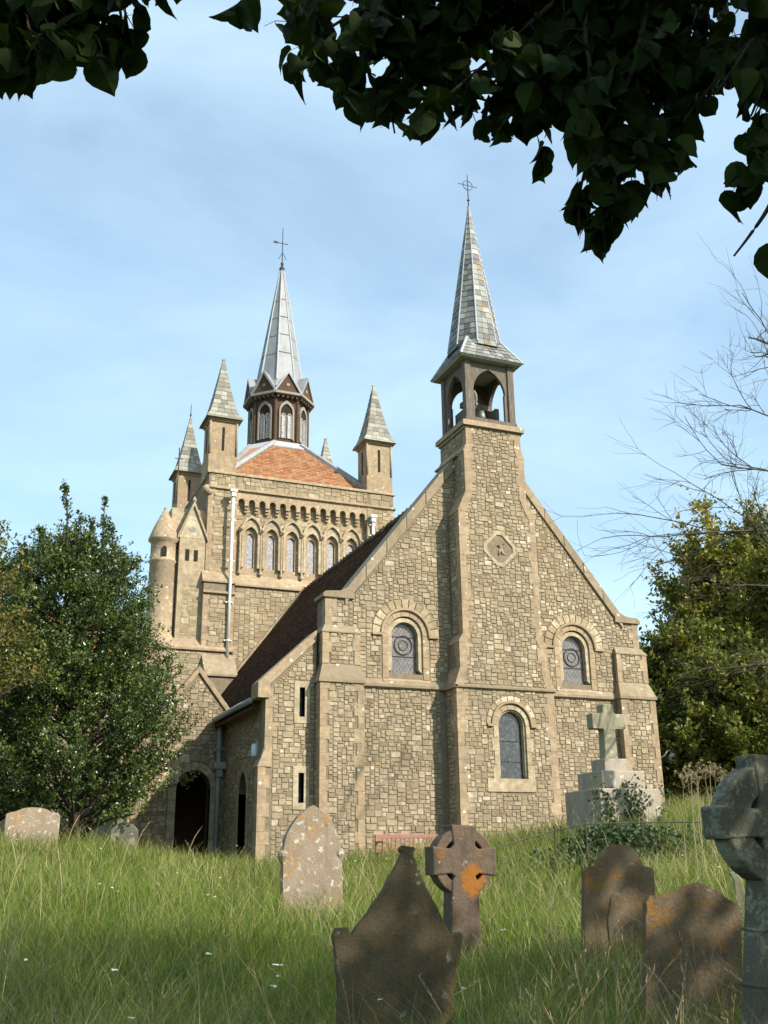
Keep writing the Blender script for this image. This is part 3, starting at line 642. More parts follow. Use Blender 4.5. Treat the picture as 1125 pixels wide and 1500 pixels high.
fin = MB(); fin.tube([(5, YC, ZT), (5, YC, ZT+1.35)], [.022, .012], 6); n = 20
fin.tube([(5+.17*math.cos(2*math.pi*i/n), YC, ZT+.95+.17*math.sin(2*math.pi*i/n)) for i in range(n+1)], .012, 5)
fin.tube([(4.66, YC, ZT+.95), (5.34, YC, ZT+.95)], .011, 5); fin.lathe([(0, 0), (.05, .04), (0, .08)], (5, YC, ZT+.35), 8)
part('iron_cross', fin, 'iron', spire)

# --- nave roof, tiles in courses
YR0, YR1 = .62, 16.74
prof = [(5.0, 12.02), (.35, 5.90), (-1.50, 4.72)]
rb = MB(); pr2 = [(x, z-.06) for x, z in prof] + [(x, z-.22) for x, z in reversed(prof)]
rb.prism(pr2, YR0-.02, YR1, lambda u, v, d: (u, d, v)); rb.prism([(5, 11.96), (9.75, 5.7), (9.75, 5.5), (5, 11.8)], YR0-.02, YR1)
roof = part('nave_roof', rb, 'roof_tile')
V = []; F = []; RN = []
for (xa, za), (xb, zb) in zip(prof[:-1], prof[1:]):
    L = math.hypot(xa-xb, za-zb); nc = int(L/.105); ux, uz = (xb-xa)/L, (zb-za)/L; nx, nz2 = uz, -ux
    nx, nz2 = (-abs(nx), abs(nz2))
    for i in range(nc):
        s0, s1 = L*i/nc, L*(i+1)/nc+.03
        ys = np.arange(YR0-(.085 if i % 2 else 0), YR1-.05, .17)
        for y in ys:
            y0, y1 = max(y, YR0-.0)+.004, min(y+.166, YR1)
            j = random.uniform(-.004, .006); k = len(V)
            for s, l in ((s0, -.02), (s1, .028+j)):
                for yy in (y0, y1): V.append((xa+ux*s+nx*l, yy, za+uz*s+nz2*l))
            for yy in (y0, y1): V.append((xa+ux*s1+nx*(-.02), yy, za+uz*s1+nz2*(-.02)))
            F += [(k, k+1, k+3, k+2), (k+2, k+3, k+5, k+4)]; r = random.random(); RN += [r, r]
o = np_mesh('tiles', V, F, 'roof_tile', roof, RN); tag(o, kind='stuff')
y = YR0
while y < YR1-.2:
    h = random.uniform(-.015, .02); part('ridge_tile', MB().prism([(4.80, 11.84+h), (4.84, 11.98+h), (4.94, 12.09+h), (5.06, 12.09+h), (5.16, 11.98+h), (5.20, 11.84+h)], y+.008, y+.33).box(4.985, 5.015, y+.12, y+.2, 12.08+h, 12.17+h), 'roof_tile', roof); y += .34
# stone water-table of the roof against the tower
part('roof_flashing', MB().prism([(5.0, 12.22), (.4, 6.15), (-1.5, 4.95), (-1.5, 4.7), (.35, 5.85), (5.0, 11.95)], 16.45, 16.735), 'ashlar', roof)
part('gutter', MB().tube([(-1.56, .5, 4.70), (-1.56, 4.3, 4.70)], .075, 8), 'grey_paint', roof, smooth=True)

# --- aisle: end wall with two slits, stepped kneeler, side wall
slA, slB = rect(-.42, -.28, 4.30, 5.02), rect(-.42, -.28, 2.25, 2.95)
ao = [(-1.43, ZB), (.02, ZB), (.02, 6.25), (-1.28, 5.02), (-1.28, 3.6), (-1.43, 3.1)]
aw = part('aisle_end_wall', MB().holed(ao, [slA, slB], .12, .6), 'mortar')
rubble('aisle', [(-1.26, ZB+.3), (-.02, ZB+.3), (-.02, 6.1), (-1.1, 5.05)], front(.12), [rect(-.58, -.14, 4.15, 5.2), rect(-.58, -.14, 2.1, 3.1), rect(-1.5, -1.1, 0, 6)])
WALLS['aisle'] = aw
quoins(aw, -1.43, 1, .12, ZB+.2, 3.1, (.2, .28), .3); quoins(aw, -1.28, 1, .12, 3.5, 4.95, (.17, .24), .3)
part('weathering', MB().prism([(-1.46, 3.08), (-1.10, 3.08), (-1.10, 3.52), (-1.27, 3.52)], .09, .5), 'ashlar', aw)
for sl in (slA, slB):
    (x0, z0), (x1, z1) = sl[0], sl[2]; s = part('slit_window', MB().holed(rect(x0-.14, x1+.14, z0-.16, z1+.16), [sl], .09, .3), 'ashlar_pale', aw, bevel=.008); 
    part('slit_pane', MB().box(x0, x1, .30, .34, z0, z1), 'dark_glass', aw)
part('aisle_coping', MB().prism([(.0, 6.22), (.0, 6.5), (-1.5, 5.1), (-1.5, 4.72), (-1.2, 4.72), (-1.2, 5.05)], .05, .68), 'ashlar', aw, bevel=.012)
sw = part('aisle_side_wall', MB().holed([(.55, ZB), (4.42, ZB), (4.42, 4.85), (.55, 4.85)], [arch(2.3, .5, 2.6, .42, pointed=.35)], -1.2, -.8, lambda u, v, d: (d, u, v)), 'mortar')
rubble('aisle_side', rect(.6, 4.4, .5, 4.75), leftf(-1.2), [arch(2.3, .4, 2.6, .58, pointed=.35)]); WALLS['aisle_side'] = sw
sd = part('side_doorway', MB().strip(arch(2.3, .5, 2.6, .42, pointed=.35)[1:]+[(1.88, .5)], arch(2.3, .5, 2.6, .57, pointed=.35)[1:]+[(1.73, .5)], -1.23, -.9, lambda u, v, d: (d, u, v)), 'ashlar', sw)
part('side_door', MB().prism(arch(2.3, .5, 2.6, .42, pointed=.35), -.96, -.92, lambda u, v, d: (d, u, v)), 'door_wood', sw)
part('eaves_board', MB().box(-1.5, -1.25, .62, 4.4, 4.60, 4.68), 'ashlar', sw)
# --- porch with round-arched doorway
YP = 4.42; ph = arch(-2.03, .4, 2.87, .47)
po = [(-4.0, ZB), (-1.02, ZB), (-1.02, 4.75), (-2.02, 6.03), (-4.0, 3.45)]
pw = part('porch', MB().holed(po, [ph], YP, YP+.45), 'mortar')
rubble('porch', [(-3.95, .6), (-1.05, .6), (-1.05, 4.7), (-2.02, 5.9), (-3.9, 3.45)], front(YP), [arch(-2.03, 0, 2.87, .70), [(-2.95, 2.8), (-1.1, 2.8)]+head(-2.03, 2.87, .92)]); WALLS['porch'] = pw
for s in (-1, 1):
    z = .5
    while z < 2.86:
        h = min(.34, 2.87-z); x0, x1 = sorted((-2.03+s*.47, -2.03+s*.69)); part('jamb_stone', MB().box(x0, x1, YP-.025, YP+.25, z+.003, z+h-.003), 'ashlar_pale', pw, bevel=.01); z += h
for k in range(9):
    a0, a1 = 20*k+.4, 20*k+19.6
    part('arch_stone', MB().strip(head(-2.03, 2.87, .47, 4, a0, a1), head(-2.03, 2.87, .69, 4, a0, a1), YP-.025, YP+.25), 'ashlar_pale', pw, bevel=.01)
    part('voussoir', MB().strip(head(-2.03, 2.87, .70, 4, a0, a1), head(-2.03, 2.87, .92, 4, a0, a1), YP-.03, YP+.05), 'voussoir', pw, bevel=.008)
for s, x1, z1 in ((1, -1.08, 4.83), (-1, -4.1, 3.36)):
    part('coping', MB().prism([(-2.02, 6.02), (-2.02, 6.22), (x1, z1+.19), (x1, z1-.02)], YP-.06, YP+.5), 'ashlar', pw, bevel=.01)
part('porch_roof', MB().prism([(-4.1, 3.2), (-2.02, 5.95), (-1.0, 4.62), (-1.0, 4.5), (-2.02, 5.8), (-4.1, 3.05)], YP+.45, 16.5), 'roof_tile', pw)
part('inner_door', MB().box(-3.0, -1.05, YP+2.6, YP+2.7, .5, 3.6), 'door_wood', pw)
for s in (-3.9, -1.05): part('side_wall', MB().box(s, s+.06, YP+.45, 16.4, .2, 3.3), 'mortar', pw)

# --- tower
T = 16.74; cxs = [2.66+.925*i for i in range(6)]
tb = MB(); tb.box(.72, 9.28, T+.6, 25.4, .3, 16.9); tb.box(.70, 9.30, T, T+.6, .3, 12.06); tb.box(.70, 1.95, T, T+.6, 12.06, 16.27); tb.box(8.02, 9.30, T, T+.6, 12.06, 16.27); tb.box(.70, 9.30, T, T+.6, 16.3, 17.0); tb.box(.70, 1.3, T+.6, 25.41, 16.9, 17.0); tb.box(8.7, 9.3, T+.6, 25.41, 16.9, 17.0); tb.box(1.3, 8.7, 24.8, 25.41, 16.9, 17.0)
tower = part('tower', tb, 'mortar')
rubble('tower', rect(2.0, 9.2, 6.0, 11.95), front(T), [], .11, .095); rubble('tower', rect(.95, 1.72, 12.6, 16.2), front(T), [], .11, .095); rubble('tower', rect(8.2, 9.1, 12.6, 16.2), front(T), [], .11, .095)
rubble('tower', rect(.75, 9.25, 16.38, 16.95), front(T), [rect(1.85, 1.98, 0, 20), rect(8.0, 8.12, 0, 20)], .11, .095); rubble('tower', rect(.9, 1.9, 9.3, 11.6), front(T-.25), [], .11, .095)
WALLS['tower'] = tower
part('panel_wall', MB().holed(rect(1.95, 8.02, 12.06, 16.29), [arch(c, 12.92, 14.25, .17, pointed=.5) for c in cxs], T+.26, T+.58), 'ashlar', tower)
rubble('tower_panel', rect(1.98, 8.0, 15.05, 16.0), front(T+.26), [], .11, .095); WALLS['tower_panel'] = tower
for c in cxs:
    w = part('lancet_window', MB().strip(arch(c, 12.9, 14.3, .30, pointed=.55)[1:]+[(c-.30, 12.9)], arch(c, 12.9, 14.5, .40, pointed=.6)[1:]+[(c-.40, 12.9)], T+.10, T+.27), 'ashlar_pale', tower)
    part('lancet_glass', MB().prism(arch(c, 12.92, 14.25, .165, pointed=.5), T+.34, T+.36), 'grey_glass', tower)
    part('lancet_hood', MB().strip(arch(c, 14.5, 14.55, .375, pointed=.62)[1:], arch(c, 14.5, 14.55, .455, pointed=.62)[1:], T+.0, T+.26), 'ashlar_pale', tower)
for i in range(7):
    x = 2.66-.4625+.925*i
    part('shaft', MB().lathe([(.085, 0), (.085, .06), (.052, .1), (.052, 1.68), (.06, 1.72), (.05, 1.75), (.10, 1.9), (.11, 1.98)], (x, T+.15, 12.62), 10), 'ashlar_pale', tower, smooth=False)
    part('hood_stop', MB().lathe([(0, 0), (.07, .03), (.10, .1), (.07, .17), (0, .2)], (x, T+.04, 14.5), 8), 'ashlar', tower, smooth=True)
# corbel table: band with thirteen small arches on stepped corbels
ct = []; p = .467
ct.append((1.95, 16.29)); ct.append((1.95, 15.62))
for i in range(13):
    c = 2.165+p*i
    ct.append((c-.14, 15.62)); ct += [(c-.14*math.cos(R(a)), 15.80+.14*math.sin(R(a))) for a in range(0, 181, 22)]; ct.append((c+.14, 15.62))
ct += [(8.02, 15.62), (8.02, 16.29)]
part('corbel_table', MB().prism(ct, T+.002, T+.27), 'ashlar', tower)
for i in range(14):
    c = 2.165+p*(i-.5); part('corbel', MB().box(c-.075, c+.075, T+.06, T+.3, 15.48, 15.62).box(c-.07, c+.07, T+.13, T+.3, 15.36, 15.48), 'ashlar', tower, bevel=.015)
mb = MB(); mb.prism([(T-.09, 16.27), (T-.09, 16.33), (T+.0, 16.40), (T+.2, 16.40), (T+.2, 16.25), (T-.03, 16.25)], .60, 9.40, lambda u, v, d: (d, u, v)); part('string_course', mb, 'ashlar', tower)
mb = MB(); mb.prism([(T-.07, 16.96), (T-.07, 17.03), (T+.02, 17.10), (T+.62, 17.10), (T+.62, 16.98)], .62, 9.38, lambda u, v, d: (d, u, v)); part('parapet_coping', mb, 'ashlar', tower)
mb = MB(); mb.prism([(T-.10, 12.02), (T-.10, 12.10), (T+.25, 12.60), (T+.25, 12.02)], 1.95, 9.36, lambda u, v, d: (d, u, v)); part('string_course', mb, 'ashlar', tower)
part('string_course', MB().prism([(T-.32, 12.02), (T-.32, 12.10), (T+.0, 12.58), (T+.0, 12.02)], .55, 1.96, lambda u, v, d: (d, u, v)), 'ashlar', tower)
part('buttress', MB().box(.62, 1.92, T-.25, T+.002, .3, 12.02), 'mortar', tower)
part('weathering', MB().prism([(T-.36, 11.55), (T-.36, 11.62), (T-.28, 11.66), (T-.28, 11.52)], .60, 1.94, lambda u, v, d: (d, u, v)), 'ashlar', tower)
for s in (.70, 8.02): part('corner_band', MB().box(s+.001, s+1.249, T-.012, T+.1, 12.58, 12.9), 'ashlar', tower)
quoins(tower, .70, 1, T, 12.6, 16.25, (.22, .3)); quoins(tower, 9.30, -1, T, 12.6, 16.25, (.22, .3)); quoins(tower, 1.95, -1, T, 12.6, 16.25, (.18, .25), .2); quoins(tower, 8.02, 1, T, 12.6, 16.25, (.18, .25), .2)
quoins(tower, .62, 1, T-.25, 9.3, 11.5, (.2, .28)); quoins(tower, 1.92, -1, T-.25, 9.3, 11.5, (.16, .22), .15)
part('gargoyle', MB().tube([(.8, T+.1, 16.08), (.62, T-.06, 16.05), (.5, T-.14, 16.16), (.42, T-.2, 16.12)], [.15, .17, .19, .08], 8), 'weathered', tower, smooth=True)
# pinnacles
for (x, y) in ((1.29, 17.55), (8.71, 17.55), (1.29, 24.6), (8.71, 24.6)):
    pn = part('pinnacle', MB().box(x-.64, x+.64, y-.64, y+.64, 16.9, 17.9).box(x-.60, x+.60, y-.60, y+.60, 17.9, 19.5).box(x-.655, x+.655, y-.655, y+.655, 19.5, 19.58), 'ashlar', tower, bevel=.02)
    for sx, sy in ((0, -1), (-1, 0)):
        a = (x+sx*.605-.05*(sx == 0), x+sx*.605+.05*(sx == 0)) if sx == 0 else (x-.625, x-.59)
        c = (y-.625, y-.59) if sx == 0 else (y-.05, y+.05); part('slit', MB().box(*a, *c, 18.15, 19.25), 'dark_void', pn)
    for q in (-1, 1):
        part('angle_shaft', MB().tube([(x+q*.60, y-.60, 17.95), (x+q*.60, y-.60, 19.5)], .055, 8), 'ashlar', pn, smooth=True)
    part('dentils', MB().box(x-.69, x+.69, y-.69, y+.69, 19.58, 19.64), 'ashlar', pn)
    cp = MB(); lv = [(.82, 19.64), (.80, 19.69), (.63, 19.98), (.51, 20.4), (.36, 21.1), (.19, 22.0), (.055, 22.8), (.07, 22.86), (.0, 22.95)]
    prof4 = [(r*math.sqrt(2), z) for r, z in lv]; cp.lathe(prof4, (x, y, 0), 4, rot=R(45)); co_ = part('pinnacle_cap', cp, 'cap_stone', pn)
    # coursed cap stones
    for i in range(13):
        z0 = 19.72+i*.235; z1 = z0+.215
        if z1 > 22.7: break
        zz = [l[1] for l in lv]; rr = [l[0] for l in lv]; r0 = float(np.interp(z0, zz, rr)); r1 = float(np.interp(z1, zz, rr)); nst = max(1, int(round(2*r0/.3)))
        for j in range(nst):
            for face in (0, 1):
                a0, a1 = -1+2*j/nst, -1+2*(j+1)/nst; e = .008/max(r0, .1)
                def pt(a, r, z, d): return (x+a*r, y-r-d, z) if face == 0 else (x-r-d, y+a*r, z)
                mb = MB(); mb.add([pt(a0+e, r0, z0, .016), pt(a1-e, r0, z0, .016), pt(a1-e, r1, z1, .008), pt(a0+e, r1, z1, .008), pt(a0+e, r0, z0, -.02), pt(a1-e, r0, z0, -.02), pt(a1-e, r1, z1, -.02), pt(a0+e, r1, z1, -.02)], [(0,1,2,3),(0,4,5,1),(1,5,6,2),(2,6,7,3),(3,7,4,0)])
                part('cap_course', mb, 'cap_stone', pn)
part('finial_rod', MB().tube([(1.29, 24.6, 22.8), (1.29, 24.6, 23.7)], [.03, .015], 6).lathe([(0, 0), (.07, .05), (0, .1)], (1.29, 24.6, 23.05), 8), 'iron', tower)
part('antenna', MB().tube([(.55, 23.2, 16.5), (.55, 23.2, 20.6)], .03, 6).box(.35, .75, 23.18, 23.22, 20.0, 20.03), 'iron', tower)
# tower roof and lantern
TC = (5.0, 21.1)
def op(k, r, z): a = R(22.5+45*k); return (TC[0]+r*math.cos(a), TC[1]+r*math.sin(a), z)
ro = MB(); sq = [(TC[0]+sx*4.0, TC[1]+sy*4.0, 16.75) for sx, sy in ((1,1),(-1,1),(-1,-1),(1,-1))]; top = [op(k, 1.72, 19.97) for k in range(8)]
ro.add(sq+top, [(0, 4, 5), (1, 6, 7), (2, 8, 9), (3, 10, 11), (0, 5, 6, 1), (1, 7, 8, 2), (2, 9, 10, 3), (3, 11, 4, 0)]); tr = part('tower_roof', ro, 'tile_orange', tower)
V = []; F = []; RN = []
def tile_face(A, B, C2, D2, cw=.2, ch=.13):
    """tiles on the quad A-B (foot) C2-D2 (head)"""
    A, B, C2, D2 = [np.array(p, float) for p in (A, B, C2, D2)]; H = np.linalg.norm((C2+D2)/2-(A+B)/2); nc = int(H/ch); nn = np.cross(B-A, D2-A); nn /= np.linalg.norm(nn)
    if nn[2] < 0: nn = -nn
    for i in range(nc):
        f0, f1 = i/nc, (i+1.2)/nc; a, b_, c, d = A+(D2-A)*f0, B+(C2-B)*f0, B+(C2-B)*f1, A+(D2-A)*f1; nt_ = max(1, int(np.linalg.norm(b_-a)/cw)); off = (i % 2)*.5/nt_
        for j in range(nt_+1):
            g0, g1 = max(0, (j-.0)/nt_-off), min(1, (j+1)/nt_-off)
            if g1 <= g0+.01: continue
            g0 += .012/nt_; k = len(V); jt = random.uniform(-.004, .008)
            for g, f_lo in ((g0, 1), (g1, 1)): V.append(a+(b_-a)*g+nn*(.045+jt))
            V.append(d+(c-d)*g1+nn*.008); V.append(d+(c-d)*g0+nn*.008); V.append(a+(b_-a)*g0); V.append(a+(b_-a)*g1)
            F.append((k, k+1, k+2, k+3)); F.append((k+4, k+5, k+1, k)); r = random.random(); RN.extend([r, r])
tile_face(sq[2], sq[3], top[5+1-0-0], top[5], .2, .13) if False else tile_face(sq[2], sq[3], top[6], top[5], .2, .13)
tile_face(sq[1], sq[2], top[4], top[3], .2, .13)
tile_face(sq[2], sq[2], top[5], top[4], .2, .13)
tag(np_mesh('tiles', V, F, 'tile_orange', tr, RN), kind='stuff')
for c, ks in ((0, (0, 1)), (1, (2, 3)), (2, (4, 5)), (3, (6, 7))):
    for k in ks:
        part('lead_hip', MB().tube([np.array(sq[c])+(0, 0, .02), np.array(top[k])+(0, 0, .03)], [.19, .15], 6), 'lead', tr)
part('lead_flashing', MB().lathe([(1.98, 19.72), (2.0, 19.77), (1.64, 20.14), (1.45, 20.18)], (TC[0], TC[1], 0), 8, rot=R(22.5)), 'lead_pale', tr)
lan = part('lantern', MB().lathe([(1.44, 20.55), (1.44, 23.25)], (TC[0], TC[1], 0), 8, rot=R(22.5)), 'timber_brown', tower)
apo = 1.44*math.cos(R(22.5))
for k in range(8):
    am = R(45*k+45); nx, ny = math.cos(am), math.sin(am); tx, ty = -ny, nx
    def fl(u, v, d, nx=nx, ny=ny, tx=tx, ty=ty): return (TC[0]+nx*(apo+d)+tx*u, TC[1]+ny*(apo+d)+ty*u, v)
    part('lantern_post', MB().tube([op(k, 1.46, 20.6), op(k, 1.46, 23.2)], .07, 6), 'timber_brown', lan)
    if ny > .75: continue
    lw = part('lantern_window', MB().strip(arch(0, 20.85, 22.25, .30, pointed=.6)[1:]+[(-.30, 20.85)], arch(0, 20.78, 22.3, .38, pointed=.6)[1:]+[(-.38, 20.85)], .0, .09, fl), 'timber_pale', lan)
    part('louvre_panel', MB().prism(arch(0, 20.86, 22.25, .30, pointed=.6), .012, .03, fl), 'dark_void', lan)
    part('lantern_tracery', MB().strip(arch(-.15, 20.86, 22.0, .09, pointed=.6)[1:], arch(-.15, 20.86, 22.0, .14, pointed=.6)[1:], .03, .07, fl).strip(arch(.15, 20.86, 22.0, .09, pointed=.6)[1:], arch(.15, 20.86, 22.0, .14, pointed=.6)[1:], .03, .07, fl), 'timber_pale', lan)
    for sx in (-.15, .15):
        part('louvre', MB().prism(rect(sx-.09, sx+.09, 20.88, 22.1), .03, .045, fl), 'grey_glass', lan)
    # gablet
    part('gablet', MB().prism([(-.62, 23.28), (.62, 23.28), (0, 24.30)], -.7, .22, fl), 'timber_brown', lan)
    part('bargeboard', MB().strip([(-.66, 23.18), (0, 24.26), (.66, 23.18)], [(-.76, 23.18), (0, 24.44), (.76, 23.18)], -.8, .31, fl), 'lead', lan)
    part('gablet_trefoil', MB().prism([(.09*math.cos(R(60*i)), 23.66+.09*math.sin(R(60*i))) for i in range(6)], .225, .235, fl), 'timber_pale', lan)
    part('eaves_beam', MB().prism(rect(-.66, .66, 23.12, 23.24), -.1, .34, fl), 'timber_pale', lan)
    for j in range(5):
        part('bracket', MB().prism(rect(-.48+.24*j-.05, -.48+.24*j+.05, 22.98, 23.12), -.02, .22, fl), 'timber', lan)
for o_ in [lan]+list(lan.children): o_.data.transform(Matrix.Translation((0, 0, -.48)))
ls = MB(); ls.lathe([(1.52, 23.12), (1.20, 23.62), (.09, 30.6)], (TC[0], TC[1], 0), 8, rot=R(22.5)); lsp = part('lantern_spire', ls, 'lead', tower)
for k in range(8): part('lead_roll', MB().tube([op(k, 1.21, 23.62), op(k, .10, 30.6)], [.04, .022], 6), 'lead_pale', lsp)
for k in range(3, 7):
    for zz in (25.2, 26.3, 27.4, 28.5): 
        r = np.interp(zz, [23.62, 30.6], [1.20, .09])+.006; part('lead_seam', MB().tube([op(k, r, zz+.1*((k) % 2)), op(k+1, r, zz+.1*((k) % 2))], .014, 5), 'lead', lsp)
fn = MB(); c0 = (TC[0], TC[1]); fn.lathe([(.13, 30.5), (.16, 30.62), (.06, 30.8), (.09, 30.95), (.03, 31.05), (.02, 33.1), (0, 33.2)], (c0[0], c0[1], 0), 8)
fn.tube([(c0[0]-.42, c0[1], 32.2), (c0[0]+.3, c0[1], 32.2)], .022, 5).tube([(c0[0]-.2, c0[1], 31.2), (c0[0]-.02, c0[1], 31.6)], .018, 5).tube([(c0[0]+.22, c0[1], 31.25), (c0[0]+.02, c0[1], 31.6)], .018, 5).box(c0[0]-.5, c0[0]-.28, c0[1]-.01, c0[1]+.01, 32.13, 32.27)
part('weathervane', fn, 'iron', lsp)
# lower block, gabled stair bay and round turret at the tower's side
lb = part('transept_wall', MB().box(-1.62, .72, T-.28, 19, .3, 9.2), 'mortar')
rubble('lowblock', rect(-1.35, 1.85, 4.5, 9.05), front(T-.28), [rect(.62, .68, 0, 12)], .11, .095); WALLS['lowblock'] = lb
quoins(lb, -1.62, 1, T-.28, 5, 9.1, (.25, .35))
part('string_course', MB().prism([(T-.36, 9.12), (T-.36, 9.2), (T-.02, 9.62), (T-.02, 9.12)], -1.66, 1.96, lambda u, v, d: (d, u, v)), 'ashlar', lb)
part('weathering', MB().prism([(T-1.0, 8.0), (T-1.0, 8.08), (T-.28, 9.0), (T-.28, 8.0)], .66, 2.0, lambda u, v, d: (d, u, v)), 'weathered', lb)
part('buttress', MB().box(.66, 1.95, T-.92, T-.27, .3, 8.0), 'mortar', lb)
gb = part('stair_bay', MB().box(-.42, .66, T-.02, 18.2, 9.2, 13.9).prism([(-.46, 13.9), (.68, 13.9), (.11, 15.35)], T-.03, 18.2), 'ashlar_pale')
rubble('bay', rect(-.22, .46, 9.75, 11.9), front(T-.02), [], .11, .095, .012); WALLS['bay'] = gb
for s in (-1, 1): part('bay_coping', MB().prism([(.11, 15.33), (.11, 15.56), (.11+s*.64, 13.95), (.11+s*.64, 13.78)], T-.12, 18.2), 'ashlar_pale', gb)
for x in (-.08, .28): part('bay_opening', MB().box(x-.085, x+.085, T-.028, T-.015, 12.9, 13.4), 'dark_void', gb)
part('bay_roundel', MB().lathe([(.13, -.01), (.13, .01)], (0, 0, 0), 16), 'cap_stone', gb); rdl = COL.objects['bay_roundel'] if 'bay_roundel' in COL.objects else None
rdl.data.transform(Matrix.Translation((.11, T-.035, 14.3)) @ Matrix.Rotation(R(90), 4, 'X'))
part('bay_finial', MB().lathe([(.05, 0), (.1, .08), (.04, .2), (0, .28)], (.11, T-.04, 15.5), 8), 'ashlar_pale', gb)
part('bay_shoulder', MB().box(-.75, .9, T+.35, 18.0, 13.6, 15.3), 'ashlar_pale', gb)
rt = part('round_turret', MB().lathe([(.72, 9.3), (.70, 9.42), (.56, 9.75), (.54, 9.8), (.52, 12.75), (.57, 12.80), (.57, 12.87), (.52, 12.92), (.52, 13.65), (.64, 13.74), (.64, 13.80), (.42, 14.4), (.10, 15.08), (.06, 15.12), (.09, 15.2), (.0, 15.3)], (-1.02, T+.35, 0), 28), 'ashlar', smooth=True)
part('turret_opening', MB().prism(arch(0, 12.98, 13.3, .10), .503, .56, lambda u, v, d: (-1.02-.05+u, T+.35-d-.0, v)), 'dark_void', rt)
part('turret_base', MB().lathe([(.74, 9.1), (.80, 9.16), (.80, 9.26), (.72, 9.32)], (-1.02, T+.35, 0), 28), 'ashlar', rt, smooth=False)
# tiled transept roof beyond
tro = part('transept_roof', MB().prism([(17.6, 8.6), (21.3, 11.3), (25.0, 8.6), (25, 3), (17.6, 3)], -9.5, -1.3, lambda u, v, d: (d, u, v)), 'tile_orange')
V = []; F = []; RN = []; tile_face((-9.5, 17.5, 8.55), (-1.3, 17.5, 8.55), (-1.3, 21.3, 11.32), (-9.5, 21.3, 11.32), .25, .16); tag(np_mesh('tiles', V, F, 'tile_orange', tro, RN), kind='stuff')
part('ridge_tiles', MB().prism([(21.1, 11.25), (21.3, 11.5), (21.5, 11.25)], -9.5, -1.3, lambda u, v, d: (d, u, v)), 'slate', tro)
part('wall_band', MB().box(-9.45, -1.35, 17.5, 17.58, 1, 8.5), 'rubble_tower', tro)
# downpipes
def pipe(x, y, z0, z1, mat, hopper=None, clips=()):
    p = part('downpipe', MB().tube([(x, y, z0), (x, y, z1)], .062, 10), mat, smooth=True)
    if hopper is not None: part('hopper_head', MB().box(x-.10, x+.10, y-.12, y+.08, hopper-.32, hopper-.12).box(x-.15, x+.15, y-.16, y+.1, hopper-.12, hopper), mat, p, bevel=.015)
    for z in clips: part('pipe_clip', MB().box(x-.16, x+.16, y+.02, y+.07, z-.025, z+.025).lathe([(.08, -.03), (.08, .03)], (x, y, z), 10), mat, p)
pipe(1.70, T-.36, 8.9, 15.9, 'white_paint', 16.15, (9.6, 11.2, 13.0, 14.8, 15.6))
pipe(8.25, T-.10, 12.5, 15.6, 'white_paint', 15.85, (14.9, 15.4))
pipe(-1.40, 4.22, .75, 4.72, 'grey_paint', None, (3.9,))
part('hopper_head', MB().box(-1.55, -1.22, 4.05, 4.32, 3.35, 3.55).box(-1.48, -1.30, 4.1, 4.3, 3.15, 3.36), 'grey_paint', church, bevel=.02)

# ---- stones: the 300 that show largest singly, the rest joined wall by wall
CAND.sort(key=lambda c: -c[0]); keep = {'front_wall', 'mid', 'cb1', 'cb-1', 'aisle'}; cnt = 0; rest = {}
for (sz, key, vs, fs, r) in CAND:
    if cnt < 300 and key in keep: o = MB(); o.add(vs, fs, r); part('stone', o, 'rubble', WALLS[key]); cnt += 1
    else: rest.setdefault(key, MB()).add(vs, fs, r)
for key, mb in rest.items():
    me = bpy.data.meshes.new('rubble_stones'); me.from_pydata(mb.v, [], mb.f); me.attributes.new('rnd', 'FLOAT', 'FACE').data.foreach_set('value', mb.r)
    tag(link('rubble_stones', me, 'rubble_tower' if key in ('tower', 'lowblock', 'bay', 'tower_panel') else 'rubble', WALLS[key]), kind='stuff')

# ---------------------------------------------------------------- wall fittings
wl = empty('wall_lamp', (10.0, .5, 3.7), 'white swan-neck lamp fixed to the corner of the church beside the monument', 'lamp')
a = PY(967, 1106, .5); e = PY(985, 1110, .5); ax = lambda f, dz: (10.0+(e[0]-10.0)*f, .5, a[2]+dz)
MB().tube([ax(0, -.02), ax(.35, -.02), ax(.55, -.08), ax(.72, -.02), ax(.86, .14), ax(.97, .14), ax(1, .02)], .022, 8).build('arm', 'enamel_white', wl, smooth=True)
MB().lathe([(.04, .06), (.09, .02), (.11, -.05), (.12, -.24), (.10, -.24), (.0, -.05)], (e[0], .5, a[2]+.0), 14).build('shade', 'enamel_white', wl, smooth=True)
bl = empty('bulkhead_light', (-1.28, .9, 3.5), 'small white bulkhead light on the shaded aisle wall', 'light')
MB().box(-1.27, -1.205, .82, 1.02, 3.36, 3.74).build('backplate', 'grey_paint', bl, bevel=.02)
MB().lathe([(.0, 0), (.07, .01), (.08, .05), (.08, .26), (.05, .32), (0, .33)], (-1.31, .92, 3.38), 12).build('cover', 'enamel_white', bl, smooth=True)

# ---------------------------------------------------------------- bench
bx0, bx1 = PY(549, 1224, -.95)[0], PY(650, 1224, -.95)[0]; gb_ = gz1(2.4, -1.0)
zt_ = PY(595, 1222, -.95)[2]
bn = empty('bench', ((bx0+bx1)/2, -1.15, gb_), 'reddish wooden slatted bench against the church wall', 'bench')
zs_ = zt_-.42
MB().box(bx0, bx1, -.98, -.93, zt_-.09, zt_).build('back_rail', 'bench_wood', bn, bevel=.008)
MB().box(bx0, bx1, -.985, -.935, zs_+.06, zs_+.12).build('back_rail', 'bench_wood', bn, bevel=.008)
for x in np.linspace(bx0+.09, bx1-.09, 15): MB().box(x-.022, x+.022, -.97, -.945, zs_+.1, zt_-.08).build('back_slat', 'bench_wood', bn)
for i in range(4): MB().box(bx0, bx1, -1.42+.11*i, -1.33+.11*i, zs_-.02, zs_+.01).build('seat_slat', 'bench_wood', bn)
